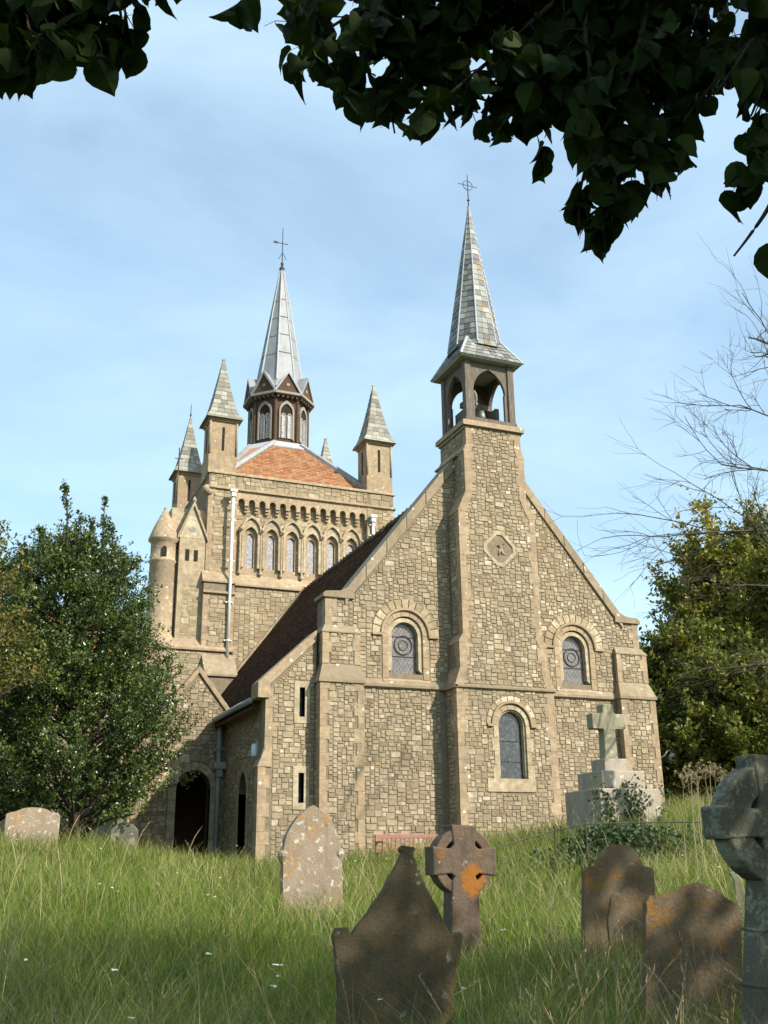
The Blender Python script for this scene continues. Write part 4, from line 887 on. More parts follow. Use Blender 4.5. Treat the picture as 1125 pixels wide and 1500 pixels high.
for x in (bx0+.03, bx1-.03):
    MB().box(x-.03, x+.03, -1.0, -.94, gb_-.15, zt_-.02).build('leg', 'bench_wood', bn); MB().box(x-.03, x+.03, -1.43, -1.37, gb_-.15, zs_+.22).build('leg', 'bench_wood', bn); MB().box(x-.035, x+.035, -1.45, -.96, zs_+.22, zs_+.26).build('armrest', 'bench_wood', bn)

# ---------------------------------------------------------------- gravestones
def rough_slab(name, outline, thick, mat, parent, holes=(), sub=2, bevel=.012):
    mb = MB(); 
    (mb.holed(outline, list(holes), -thick/2, thick/2) if holes else mb.prism(outline, -thick/2, thick/2))
    return mb.build(name, mat, None, bevel=bevel)
def place(o, loc, rz, rx=0, ry=0):
    o.location = tuple(float(v) for v in loc); o.rotation_euler = (rx, ry, rz)
def smooth_line(pts, n=6):
    P = [np.array(p, float) for p in pts]; out = []
    for i in range(len(P)-1):
        p0, p1, p2, p3 = P[max(i-1, 0)], P[i], P[i+1], P[min(i+2, len(P)-1)]
        for k in range(n):
            t = k/n; out.append(tuple(.5*((2*p1)+(-p0+p2)*t+(2*p0-5*p1+4*p2-p3)*t*t+(-p0+3*p1-3*p2+p3)*t**3)))
    out.append(tuple(P[-1])); return out
def grave(label, cx, base, t, px_outline, thick, mat, rz, rx=0, ry=0, bury=.5, name='gravestone', squash=1.0, chip=.006):
    s = t/FPX; ol = [((x-cx)*s/squash + random.uniform(-chip, chip), (base-y)*s/1.05 + random.uniform(-chip, chip)) for x, y in px_outline]
    lo = min(p[1] for p in ol); first, last = ol[0], ol[-1]
    ol = [(first[0], -bury)] + ol + [(last[0], -bury)]
    o = MB().prism(ol, -thick/2, thick/2).build(name, mat, None, bevel=.011)
    P = PD(cx, base, t); place(o, P, rz, rx, ry); tag(o, label, 'gravestone'); return o, P
def facecam(px): return -(0.395 + math.atan((px-562.5)/FPX))      # rotation that turns the -Y face to the camera
# big shouldered stone with a concave pointed top
ol = smooth_line([(494, 1500), (492, 1440), (487, 1400)]) + [(484, 1374), (489, 1363), (507, 1362), (510, 1371)] + smooth_line([(514, 1368), (545, 1328), (573, 1283), (589, 1252)], 4) + [(586, 1244), (588, 1240), (607, 1241), (609, 1246), (606, 1254)] + \
     smooth_line([(609, 1262), (632, 1316), (658, 1366)], 4) + [(661, 1372), (676, 1368), (679, 1376)] + smooth_line([(677, 1398), (668, 1430), (661, 1500)])
o, P = grave('dark mossy gravestone with shouldered sides and a tall concave pointed top', 582, 1500, 6.0, ol, .13, 'grave_brown', facecam(582)+R(9), R(-3), R(1), .6)
# gothic pale lichened stone with side shafts
ol = smooth_line([(413, 1330), (413, 1255)], 2) + smooth_line([(412, 1250), (419, 1222), (436, 1195), (457, 1178)], 4) + smooth_line([(457, 1178), (478, 1194), (494, 1220), (499, 1252)], 4) + [(499, 1330)]
g1_, P = grave('pale gothic-arched gravestone with orange and white lichen and carved side shafts', 456, 1335, 13.5, ol, .16, 'grave_pale', facecam(456)+R(14), 0, R(-1), .6, squash=.97)
s = 13.5/FPX
for sx in (-1, 1):
    f = MB().lathe([(.05, -.5), (.05, .12), (.035, .14), (.035, .36), (.048, .38), (.048, .41), (.035, .43), (.035, .60), (.05, .63), (.075, .70), (.075, .74), (.04, .78)], (sx*43*s, -.03, 0), 10).build('side_shaft', 'grave_pale', None, smooth=False); f.parent = g1_
# round shouldered orange stone
ol = [(856, 1400), (858, 1345), (860, 1279), (864, 1273), (875, 1270)] + smooth_line([(879, 1268), (884, 1254), (897, 1241), (912, 1237), (929, 1241), (941, 1254), (945, 1266)], 3) + [(949, 1268), (959, 1270), (962, 1277), (960, 1340), (958, 1400)]
o, P = grave('orange-brown gravestone with a rounded top and square shoulders near the railing', 908, 1405, 9.0, ol, .13, 'grave_orange', facecam(908)+R(16), R(-4), R(3), .5, squash=.96)
sc_ = 9.0/FPX; fl_ = [(893, 1402), (890, 1350), (896, 1318), (902, 1309), (909, 1311), (915, 1302), (922, 1299), (929, 1304), (935, 1302), (941, 1309), (950, 1312), (957, 1316), (957, 1402)]
f = MB().prism([((x-908)*sc_/.96, (1405-y)*sc_/1.05) for x, y in fl_], -.078, -.06).build('flaked_layer', 'grave_orange', None, bevel=.008); f.parent = o
# peaked stone
ol = [(947, 1490), (951, 1400)] + smooth_line([(951, 1350), (954, 1324), (962, 1319)], 3) + smooth_line([(966, 1319), (990, 1310), (1010, 1300), (1027, 1292)], 3) + smooth_line([(1027, 1292), (1048, 1301), (1068, 1314), (1088, 1330)], 3) + [(1086, 1345), (1084, 1400), (1080, 1490)]
o, P = grave('brown gravestone with a low peaked top and orange lichen streaks', 1016, 1490, 6.8, ol, .14, 'grave_orange', facecam(1016)+R(15), R(-6), R(5), .6, squash=.96)
# round topped pale stone under the holly
ol = [(5, 1240), (5, 1192), (12, 1189)] + smooth_line([(16, 1189), (28, 1184), (42, 1182), (58, 1184), (70, 1189)], 3) + [(78, 1190), (82, 1196), (81, 1240)]
o, P = grave('sunlit pale gravestone with a low curved top beside the holly tree', 43, 1245, 21.0, ol, .15, 'grave_pale', facecam(43)+R(6), 0, 0, .6)
ol = [(160, 1250), (160, 1216), (166, 1208), (178, 1204), (192, 1207), (200, 1216), (200, 1250)]
o, P = grave('small grey gravestone in the shade under the holly tree', 180, 1250, 22.5, ol, .13, 'grave_grey', facecam(180)+R(5), R(4), 0, .5)
ol = [(1080, 1330), (1083, 1290), (1080, 1278), (1088, 1276), (1095, 1290), (1096, 1330)]
o, P = grave('narrow leaning stone glimpsed between the peaked gravestone and the big wheel cross', 1088, 1330, 11.5, ol, .10, 'cross_stone', facecam(1088)+R(5), 0, R(-5), .5)

def wheel_cross(label, loc, s, rz, mat, thick, shaft_h, ring_r, arm, aw, shaft_w0, shaft_w1, rx=0, ry=0, group=None, rin=.70):
    """s scales metres; centre of the wheel at shaft_h"""
    t = empty('wheel_cross', loc, label, 'gravestone', group); t.rotation_euler = (rx, ry, rz)
    z = shaft_h
    sh = [(-shaft_w1/2, -.5), (shaft_w1/2, -.5), (shaft_w0/2, z-.55*arm), (aw*.40, z-aw*.52), (aw*.55, z-aw*.42), (arm*.98, z-aw*.5), (arm, z+aw*.5), (aw*.55, z+aw*.42), (aw*.42, z+aw*.55), (aw*.52, z+arm*.98), (-aw*.52, z+arm), (-aw*.42, z+aw*.55), (-aw*.55, z+aw*.42), (-arm, z+aw*.5), (-arm*.98, z-aw*.5), (-aw*.55, z-aw*.42), (-aw*.40, z-aw*.52), (-shaft_w0/2, z-.55*arm)]
    o = MB().prism(sh, -thick/2, thick/2).build('shaft', mat, None, bevel=.014); o.parent = t
    n = 40; ri, ro_ = ring_r*rin, ring_r
    inn = [(ri*math.cos(2*math.pi*i/n), z+ri*math.sin(2*math.pi*i/n)) for i in range(n)]; out = [(ro_*math.cos(2*math.pi*i/n), z+ro_*math.sin(2*math.pi*i/n)) for i in range(n)]
    o = MB().strip(inn, out, -thick*.44, thick*.44, closed=True).build('ring', mat, None, bevel=.012); o.parent = t
    return t
P = PD(677, 1395, 10.0)
wc = wheel_cross('short wheel-headed cross with a patch of bright orange lichen on its arm', (P[0], P[1], P[2]-.02), 1, facecam(677)+R(24), 'grave_celtic', .23, .86, .325, .345, .275, .28, .37, 0, R(1))
# one bright lichen crust, grown over the joint of arm and shaft
lm = M['grave_celtic'].node_tree; bs = lm.nodes['Principled BSDF']; old = bs.inputs['Base Color'].links[0].from_socket
tc_ = lm.nodes.new('ShaderNodeTexCoord'); nz_ = lm.nodes.new('ShaderNodeTexNoise'); nz_.inputs['Scale'].default_value = 17; nz_.inputs['Detail'].default_value = 10; nz_.inputs['Roughness'].default_value = .75
mp_ = lm.nodes.new('ShaderNodeMapping'); mp_.inputs['Location'].default_value = (-.085, .115, -.53); mp_.inputs['Scale'].default_value = (1, 1, .78)
ln_ = lm.nodes.new('ShaderNodeVectorMath'); ln_.operation = 'LENGTH'; ad_ = lm.nodes.new('ShaderNodeMath'); ad_.operation = 'MULTIPLY_ADD'; ad_.inputs[1].default_value = .30
rp_ = lm.nodes.new('ShaderNodeValToRGB'); rp_.color_ramp.elements[0].position = .255; rp_.color_ramp.elements[1].position = .285; rp_.color_ramp.elements[0].color = (.85, .85, .85, 1); rp_.color_ramp.elements[1].color = (0, 0, 0, 1)
mx2 = lm.nodes.new('ShaderNodeMixRGB'); mx2.inputs[2].default_value = (.30, .115, .02, 1)
lm.links.new(tc_.outputs['Object'], nz_.inputs['Vector']); lm.links.new(tc_.outputs['Object'], mp_.inputs[0]); lm.links.new(mp_.outputs[0], ln_.inputs[0])
lm.links.new(nz_.outputs['Fac'], ad_.inputs[0]); lm.links.new(ln_.outputs['Value'], ad_.inputs[2]); lm.links.new(ad_.outputs[0], rp_.inputs[0]); lm.links.new(rp_.outputs[0], mx2.inputs[0]); lm.links.new(old, mx2.inputs[1]); lm.links.new(mx2.outputs[0], bs.inputs['Base Color'])
P = PD(1152, 1500, 5.0); zc = PD(1148, 1203, 5.0)[2]
wc2 = wheel_cross('tall thick grey wheel-headed stone cross with big patches of pale lichen', (P[0], P[1], P[2]), 1, R(1), 'grave_grey', .15, zc-P[2], .295, .345, .165, .17, .62, 0, R(1), rin=.5)
for zz in (.17, .42):
    hw_ = np.interp(zz, [-.5, zc-P[2]-.19], [.31, .085])+.008; o = MB().box(-hw_, hw_, -.083, .083, zz, zz+.018).build('shaft_band', 'grave_grey', None, bevel=.006); o.parent = wc2

# ---------------------------------------------------------------- stepped monument
P = PD(905, 1195, 21.0); mx_, my_ = P[0]+.1, P[1]+.3; mz = PD(905, 1203, 21)[2]
mo = empty('stepped_cross_monument', (mx_, my_, mz), 'pale stone cross on three square steps overgrown with ivy', 'monument')
mo.rotation_euler = (0, 0, R(-3))
def mbox(name, w, z0, z1, mat, bev=.02, d=None):
    d = d or w; o = MB().box(-w/2, w/2, -d/2, d/2, z0, z1).build(name, mat, None, bevel=bev); o.parent = mo; return o
hz = lambda y: (PD(905, y, 21)[2]-mz)
mbox('step', 1.42, -.6, hz(1156), 'monument'); mbox('step', 1.0, hz(1156), hz(1128), 'monument'); mbox('step', .56, hz(1128), hz(1108), 'monument')
z0, zt2, za, zb_ = hz(1108), hz(1021), hz(1060), hz(1036)
hw = .135
cr = [(-hw-.02, z0), (hw+.02, z0), (hw, za-.03), (hw+.03, za), (.40, za), (.40, zb_), (hw+.03, zb_), (hw, zb_+.03), (hw, zt2), (-hw, zt2), (-hw, zb_+.03), (-hw-.03, zb_), (-.40, zb_), (-.40, za), (-hw-.03, za), (-hw, za-.03)]
o = MB().prism(cr, -.125, .125).build('cross', 'cross_stone', None, bevel=.025); o.parent = mo

# ---------------------------------------------------------------- railing
rl = [PD(700, 1248, 16.2), PD(745, 1236, 16.6), PD(812, 1217, 17), PD(858, 1207, 17), PD(940, 1205, 17), PD(1030, 1204, 17), PD(1130, 1204, 17)]
rt_ = empty('iron_railing', (rl[3][0], rl[3][1], rl[3][2]-.5), 'thin rusty iron rail on slim posts below the monument', 'railing')
MB().tube(rl, .012, 6).build('rail', 'rail_iron', rt_)
for p in rl[2:5]+[PD(1080, 1204, 17)]:
    MB().tube([(p[0], p[1], p[2]-.9), (p[0], p[1], p[2]+.05)], .014, 6).lathe([(0, 0), (.024, .03), (0, .06)], (p[0], p[1], p[2]+.03), 8).build('post', 'rail_iron', rt_)

# ---------------------------------------------------------------- foliage helpers
def unit(v): return v/np.maximum(np.linalg.norm(v, axis=-1, keepdims=True), 1e-9)
def leaves_np(C, D, Nn, Ls, Ws, fold=.35):
    """folded diamond leaves: C base, D direction, Nn normal; returns V, F (tris)"""
    D = unit(D); S_ = unit(np.cross(D, Nn)); Nn = np.cross(S_, D); n = len(C)
    Ls = Ls[:, None]; Ws = Ws[:, None]
    V = np.stack([C, C+D*Ls*.5+S_*Ws*.5+Nn*Ws*fold*.5, C+D*Ls, C+D*Ls*.5-S_*Ws*.5+Nn*Ws*fold*.5], 1).reshape(-1, 3)
    k = np.arange(n)[:, None]*4; F = np.concatenate([k+[0, 1, 2], k+[0, 2, 3]], 1).reshape(-1, 3); return V, F
def limb(mb, p0, d0, L, r0, r1, nseg=6, wob=.12, up=.0, n=6):
    p = np.array(p0, float); d = np.array(d0, float); pts = [p.copy()]
    for i in range(nseg):
        d = d + rng.normal(0, wob, 3) + np.array([0, 0, up]); d /= np.linalg.norm(d); p = p + d*L/nseg; pts.append(p.copy())
    mb.tube(pts, list(np.linspace(r0, r1, nseg+1)), n, cap=False); return pts
def shoots_to_leaves(SP, SD, SLn, per, lsz, spread=.8, upb=.2):
    """leaves along straight shoots (start SP, dir SD, length SLn)"""
    n = len(SP); f = rng.random((n, per, 1)); C = SP[:, None]+SD[:, None]*SLn[:, None, None]*f + rng.normal(0, .02, (n, per, 3))
    D = unit(SD[:, None]*.7+rng.normal(0, spread, (n, per, 3))); Nn = unit(rng.normal(0, .6, (n, per, 3))+np.array([0, 0, upb+.5]))
    C, D, Nn = C.reshape(-1, 3), D.reshape(-1, 3), Nn.reshape(-1, 3); k = len(C)
    Ls = lsz*rng.uniform(.65, 1.25, k); return C, D, Nn, Ls
def crown_tree(name, label, base, H, prof, mats, nlimb, nshoot, per, lsz, shl, zlo=.12, trunk_r=.2, elev=(15, 55), asp=.55, group=None, squash=1.0, leaders=(), tone=.5, updir=.45):
    """prof(h) -> crown radius at height fraction h"""
    t = empty(name, base, label, 'tree', group); base = np.array(base, float)
    tm = MB(); tp = limb(tm, base+(0, 0, -.4), (0, 0, 1), H*.9+.4, trunk_r, trunk_r*.15, 9, .05, 0, 8)
    tp = np.array(tp); tm.build('trunk', mats[0], t, smooth=True)
    bm_ = MB(); SP = []; SD = []; SL_ = []; TN = []
    for i in range(nlimb):
        h = zlo+(1-zlo)*(i+rng.random())/nlimb; az = i*2.39996+rng.normal(0, .3); Rr = prof(h)*rng.uniform(.72, 1.12)
        o_ = np.array([np.interp(h*H, tp[:, 2]-base[2], tp[:, k]) for k in range(3)]); el = R(rng.uniform(*elev)); d = np.array([math.cos(az)*math.cos(el), math.sin(az)*math.cos(el)*squash, math.sin(el)])
        L = max(.35, Rr/max(.35, math.cos(el))); o_ = o_-np.array([0, 0, .3*L*math.sin(el)])
        pts = np.array(limb(bm_, o_, d, L, max(.012, trunk_r*.22*(1-h)+.01), .006, 5, .14, .05, 5)); tone_l = rng.normal(0, .13)
        for _ in range(max(3, int(nshoot*min(1.5, .35+L/2.0)))):
            f = rng.uniform(.25, 1)**.75; q = f*5; a = int(min(4, q)); p = pts[a]+(pts[a+1]-pts[a])*(q-a)
            sd = unit(d*rng.uniform(.2, .8)+rng.normal(0, .55, 3)+np.array([0, 0, updir])); SP.append(p); SD.append(sd); SL_.append(shl*rng.uniform(.5, 1.3)); TN.append(tone_l+rng.normal(0, .10))
    for lp, lh in leaders:       # tall thin leading shoots
        lp = np.array(lp, float); pts = np.array(limb(bm_, lp, (0, 0, 1), lh, .03, .006, 6, .05, .1, 5))
        for _ in range(24):
            f = rng.random(); q = f*6; a = int(min(5, q)); p = pts[a]+(pts[a+1]-pts[a])*(q-a); sd = unit(rng.normal(0, .6, 3)+np.array([0, 0, .9])); SP.append(p); SD.append(sd); SL_.append(shl*rng.uniform(.35, .9)*(1.15-f*.85)); TN.append(rng.normal(0, .1))
    bm_.build('branches', mats[0], t)
    SP, SD, SL_ = np.array(SP), np.array(SD), np.array(SL_)
    C, D, Nn, Ls = shoots_to_leaves(SP, SD, SL_, per, lsz); ok = C[:, 2] > gz(C[:, 0], C[:, 1])+.1
    tn = np.repeat(np.array(TN), per); C, D, Nn, Ls, tn = C[ok], D[ok], Nn[ok], Ls[ok], tn[ok]
    V, F = leaves_np(C, D, Nn, Ls, Ls*asp); rn = np.clip(tone+tn+rng.normal(0, .17, len(C)), 0, 1)
    o = np_mesh('crown', V, F, mats[1], t, np.repeat(rn, 2)); tag(o, kind='stuff'); return t

# holly by the porch
hb = PD(110, 1212, 24.0); hb[2] = gz1(hb[0], hb[1])
def hp(h): return 2.95*(1-h)**.52*min(1, .62+h*2.2)+.12
l1, l2 = PD(98, 800, 23.6), PD(150, 805, 23.8)
crown_tree('holly_tree', 'dense glossy dark green holly tree with two leading shoots beside the porch', hb, 7.9, hp, ('bark_dark', 'leaf_holly'), 290, 24, 13, .088, .46, .05, .16, (12, 50), .55, leaders=((l1, 1.5), (l2, 1.3), (l1+np.array([.25, .1, -.2]), 1.0), (l2+np.array([.25, .1, -.25]), 1.0), (l2-np.array([.3, -.1, .3]), 1.1), (PD(60, 830, 23.5), .9), (PD(185, 870, 23.9), .9), (PD(40, 870, 23.5), .8), (PD(30, 840, 24), .7), (PD(125, 840, 23.3), .9), (PD(205, 930, 23.8), .7)), tone=.48)
yb_ = PD(-150, 1225, 21.0); yb_[2] = gz1(yb_[0], yb_[1])
crown_tree('autumn_tree', 'yellowing small tree crowding the holly, leaves turning autumn gold', yb_, 6.3, lambda h: 2.4*math.sin(math.pi*min(1, max(0, .12+h*.84)))**.7, ('bark', 'leaf_yellow'), 90, 17, 9, .10, .5, .3, .14, (5, 45), .6, tone=.45)
hb2 = PD(-40, 1215, 25.5); hb2[2] = gz1(hb2[0], hb2[1])
crown_tree('holly_tree', 'shadowed dark holly bush spreading low behind the yellowing tree', hb2, 7.4, lambda h: 2.9*(1-h)**.5*min(1, .7+h*2), ('bark_dark', 'leaf_holly'), 180, 20, 11, .09, .5, .04, .14, (8, 45), .55, tone=.36)
# broadleaf trees beyond the church
def op_(h): return 4.9*math.sin(math.pi*min(1, max(0.0, .16+h*.80)))**.62
ob = PD(1150, 1130, 46); ob[2] = gz1(ob[0], ob[1])
crown_tree('oak_tree', 'broad olive green oak tree beyond the corner of the church', ob, 11.4, op_, ('bark', 'leaf_oak'), 400, 24, 15, .21, .95, .05, .4, (-5, 60), .62, tone=.58, updir=.2)
ob2 = PD(1230, 1120, 40); ob2[2] = gz1(ob2[0], ob2[1])
crown_tree('oak_tree', 'second oak tree standing in front of the broad olive one', ob2, 10.0, lambda h: op_(h)*.75, ('bark', 'leaf_oak'), 180, 15, 12, .20, .9, .04, .35, (-5, 55), .62, tone=.45, updir=.2)
sb = PD(1010, 1165, 33); sb[2] = gz1(sb[0], sb[1])
crown_tree('evergreen_bush', 'dark evergreen bush filling the gap between the church corner and the oak', sb, 5.2, lambda h: 3.0*(1-h)**.45*min(1, .8+h), ('bark_dark', 'leaf_oak'), 130, 18, 12, .16, .6, .02, .15, (0, 50), .6, tone=.22)
sb = PD(1100, 1165, 30); sb[2] = gz1(sb[0], sb[1])
crown_tree('evergreen_bush', 'low dark bush under the oaks behind the dead weeds', sb, 3.6, lambda h: 3.4*(1-h)**.45*min(1, .8+h), ('bark_dark', 'leaf_oak'), 110, 18, 12, .15, .6, .02, .15, (0, 50), .6, tone=.18)
# far hedge line to close the horizon
t = empty('hedge', (14, 30, 2), 'dark hedge growing behind the church and under the oaks', 'hedge')
n = 15000; hx = rng.uniform(-34, 44, n); hy = 32+rng.normal(0, 1.0, n)-.15*np.abs(hx); hzv = gz(hx, hy)+rng.random(n)**.8*(2.6+1.0*np.sin(hx*.7)+.6*np.sin(hx*1.9))
C = np.c_[hx, hy, hzv]; V, F = leaves_np(C, rng.normal(0, 1, (n, 3)), rng.normal(0, 1, (n, 3)), rng.uniform(.25, .5, n), rng.uniform(.18, .3, n)); tag(np_mesh('foliage', V, F, 'leaf_holly', t, np.repeat(np.clip(rng.normal(.35, .2, n), 0, 1), 2)), kind='stuff')

t = empty('shrubbery', (18, 8, 2), 'deep green shrubbery closing the ground behind the iron rail', 'shrubs')
n = 9000; px_ = rng.uniform(965, 1240, n); dep = rng.uniform(29, 33, n); C = np.array([PD(x, 1160, d_) for x, d_ in zip(px_, dep)]); C[:, 2] = gz(C[:, 0], C[:, 1])+rng.random(n)**.9*(1.9+.5*np.sin(C[:, 0]*1.3))
V, F = leaves_np(C, rng.normal(0, 1, (n, 3)), rng.normal(0, 1, (n, 3)), rng.uniform(.12, .22, n), rng.uniform(.08, .14, n)); tag(np_mesh('foliage', V, F, 'leaf_oak', t, np.repeat(np.clip(rng.normal(.15, .12, n), 0, 1), 2)), kind='stuff')

# bare tree at the edge
def bare(mb, p, d, L, r, depth, twist=.2):
    pts = limb(mb, p, d, L, r, r*.55, 6, .10, -.0, 5 if depth < 3 else 4)
    if depth >= 4 or r < .0033: return
    for k in range(5 if depth == 0 else 4 if depth < 3 else 2+int(rng.random() < .5)):
        i = rng.integers(2, 7); q = pts[i]; dd = unit(np.array(pts[-1])-np.array(pts[-2])); nd = unit(dd+rng.normal(0, .45, 3)+np.array([0, 0, -.02])); bare(mb, q, nd, L*rng.uniform(.5, .72), max(.0032, r*.6*(1-.05*i)), depth+1)
bb = PD(1345, 1190, 17.5); bb[2] = gz1(bb[0], bb[1])
RS = .62
bt = empty('bare_tree', bb, 'bare dead tree reaching pale leafless twigs over the church side', 'tree')
mb = MB(); tp = limb(mb, bb+(0, 0, -.4), (.06, -.02, 1), 9.5, .22, .03, 9, .035, 0, 8); mb.build('trunk', 'bark_pale', bt, smooth=True)
mb = MB()
for j_ in (5, 6, 7, 8, 9, 9):
    an_ = rng.uniform(0, 2*math.pi); bare(mb, tp[j_], unit(np.array([math.cos(an_)+.5, math.sin(an_), .9])), 2.6, .03, 1)
for (a, bq, r) in (((1190, 640, 17.3), (1070, 600, 17.0), .030), ((1200, 700, 17.4), (1062, 652, 17.0), .032), ((1215, 800, 17.5), (1020, 715, 17.0), .042), ((1190, 850, 17.4), (1040, 760, 17.2), .034), ((1210, 880, 17.3), (1080, 820, 17.0), .03), ((1195, 960, 17.0), (1070, 1000, 16.8), .030), ((1190, 560, 17.3), (1100, 520, 17), .03)):
    p0, p1 = PD(*a), PD(*bq); tq = np.array(tp); j = int(np.argmin(np.abs(tq[:, 2]-p0[2]+.7))); r *= RS; mb.tube([tq[j], (tq[j]+p0)/2+(0, 0, .08), p0], [r*1.7, r*1.3, r], 6, cap=False)
    bare(mb, p0, unit(p1-p0), np.linalg.norm(p1-p0)*.9, r, 0)
mb.build('branches', 'bark', bt)
c = PD(1116, 775, 17); n = 90; C = c+rng.normal(0, .12, (n, 3)); V, F = leaves_np(C, rng.normal(0, 1, (n, 3)), rng.normal(0, 1, (n, 3)), rng.uniform(.06, .1, n), rng.uniform(.04, .06, n)); tag(np_mesh('ivy', V, F, 'leaf_ivy', bt, np.repeat(rng.random(n), 2)), kind='stuff')

# ---------------------------------------------------------------- lime tree over the camera
lt_b = np.array([-2.6, -29.6, 0]); lt_b[2] = gz1(lt_b[0], lt_b[1])
lime = empty('lime_tree', lt_b, 'overhanging lime tree with drooping branches of broad heart-shaped leaves', 'tree')
mb = MB(); tp = np.array(limb(mb, lt_b+(0, 0, -.5), (0, 0, 1), 11, .42, .10, 10, .03, 0, 10)); mb.build('trunk', 'bark', lime, smooth=True)
# leaf template: heart outline folded along the midrib
def leaf_template(curl, fold):
    half = [(0, 0), (.14, -.05), (.33, .04), (.45, .22), (.46, .42), (.38, .62), (.24, .80), (.10, .92), (0, 1.06)]
    V = []; F = []
    mid = [(0, y) for x, y in half]
    for sx in (1, -1):
        b0 = len(V)
        for i, (x, y) in enumerate(half):
            yy = min(max(y, 0), 1.06); V.append((0, yy, -curl*yy*yy)); V.append((sx*x*.97, y, fold*x - curl*y*y + .03*math.sin(i*2.1+sx)))
        for i in range(len(half)-1): F.append((b0+2*i, b0+2*i+1, b0+2*i+3, b0+2*i+2) if sx > 0 else (b0+2*i, b0+2*i+2, b0+2*i+3, b0+2*i+1))
    return np.array(V), np.array(F)
TPL = [leaf_template(c, f) for c, f in ((.10, .35), (.28, .15), (-.05, .5), (.4, .6))]
TME = []
for V, F in TPL:
    for r in (.15, .4, .75):
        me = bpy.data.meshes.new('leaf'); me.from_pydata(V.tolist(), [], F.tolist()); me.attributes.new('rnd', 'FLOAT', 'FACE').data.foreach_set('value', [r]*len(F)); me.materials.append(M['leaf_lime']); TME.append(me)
BR = [  # (control points in the photograph with distance), leaf share
  [(930,-260,4.4),(880,-120,4.0),(858,20,3.75),(868,120,3.65),(884,215,3.6),(890,290,3.55),(872,335,3.5)],
  [(930,-260,4.4),(860,-60,4.1),(760,50,3.9),(680,120,3.75),(625,165,3.7),(590,200,3.65)],
  [(930,-260,4.4),(800,-80,4.1),(660,10,4.0),(560,45,3.9),(480,75,3.8),(440,100,3.75)],
  [(1000,-260,4.3),(960,-80,4.0),(950,60,3.9),(960,150,3.8),(985,235,3.7)],
  [(930,-260,4.6),(850,-80,4.4),(800,40,4.2),(775,110,4.1),(760,160,4.0)],
  [(1250,-150,4.0),(1170,-20,3.8),(1090,70,3.7),(1030,140,3.65),(1000,180,3.6)],
  [(1300,20,3.4),(1220,120,3.3),(1160,230,3.2),(1128,300,3.15),(1098,345,3.1),(1075,375,3.1)],
  [(1300,-60,3.6),(1200,40,3.5),(1130,110,3.45),(1100,170,3.4)],
  [(900,-300,5.0),(700,-160,4.8),(580,-60,4.6),(500,0,4.5),(470,25,4.4)],
  [(700,-300,4.0),(500,-180,3.6),(420,-60,3.4),(372,0,3.3),(350,14,3.3)],
  [(300,-350,3.8),(150,-200,3.4),(60,-60,3.2),(70,30,3.1),(85,85,3.05)],
  [(300,-350,3.8),(100,-220,3.3),(-20,-60,3.1),(5,40,3.0),(22,95,3.0)],
  [(300,-350,3.8),(200,-200,3.4),(160,-60,3.3),(175,10,3.25),(180,50,3.2)],
  [(300,-350,3.8),(240,-200,3.4),(130,-80,3.3),(110,10,3.25),(130,60,3.2)],
  [(1000,-260,4.6),(900,-100,4.4),(720,-20,4.3),(640,40,4.2),(590,90,4.1)],
  [(960,-260,4.8),(900,-40,4.5),(910,60,4.3),(930,140,4.2),(915,200,4.1)],
  [(960,-260,4.3),(1030,-60,4.0),(1010,40,3.9),(990,110,3.8)],
  [(930,-260,4.4),(880,-60,4.0),(800,60,3.9),(740,120,3.8),(705,165,3.7)],
  [(930,-260,4.4),(760,-40,4.2),(640,50,4.0),(570,110,3.9),(545,165,3.8)],
  [(1000,-260,4.3),(900,0,4.0),(840,90,3.9),(815,150,3.8)],
  [(1000,-260,4.3),(950,0,3.8),(920,120,3.6),(868,220,3.5),(850,280,3.5),(848,330,3.5)],
  [(1000,-260,4.3),(940,60,3.7),(945,190,3.6),(1000,230,3.55),(1020,245,3.5)],
  [(930,-260,4.4),(640,-40,4.0),(500,30,3.9),(440,80,3.8),(415,108,3.8)],
  [(930,-260,4.4),(700,-20,4.1),(600,90,4.0),(575,150,3.9),(578,195,3.85)],
  [(1300,-60,3.6),(1190,-10,3.6),(1120,40,3.5),(1075,100,3.5),(1050,135,3.4)],
  [(1300,-60,3.6),(1210,60,3.4),(1150,140,3.3),(1120,205,3.3),(1100,235,3.25)],
  [(1000,-260,4.3),(1040,-80,4.2),(1035,20,4.1),(1030,100,4.0),(1020,160,3.9)],
  [(300,-350,3.8),(60,-200,3.2),(30,-40,3.05),(48,60,2.95),(75,110,2.9)],
  [(300,-350,3.8),(220,-150,3.3),(60,0,3.1),(40,60,3.0)],
]
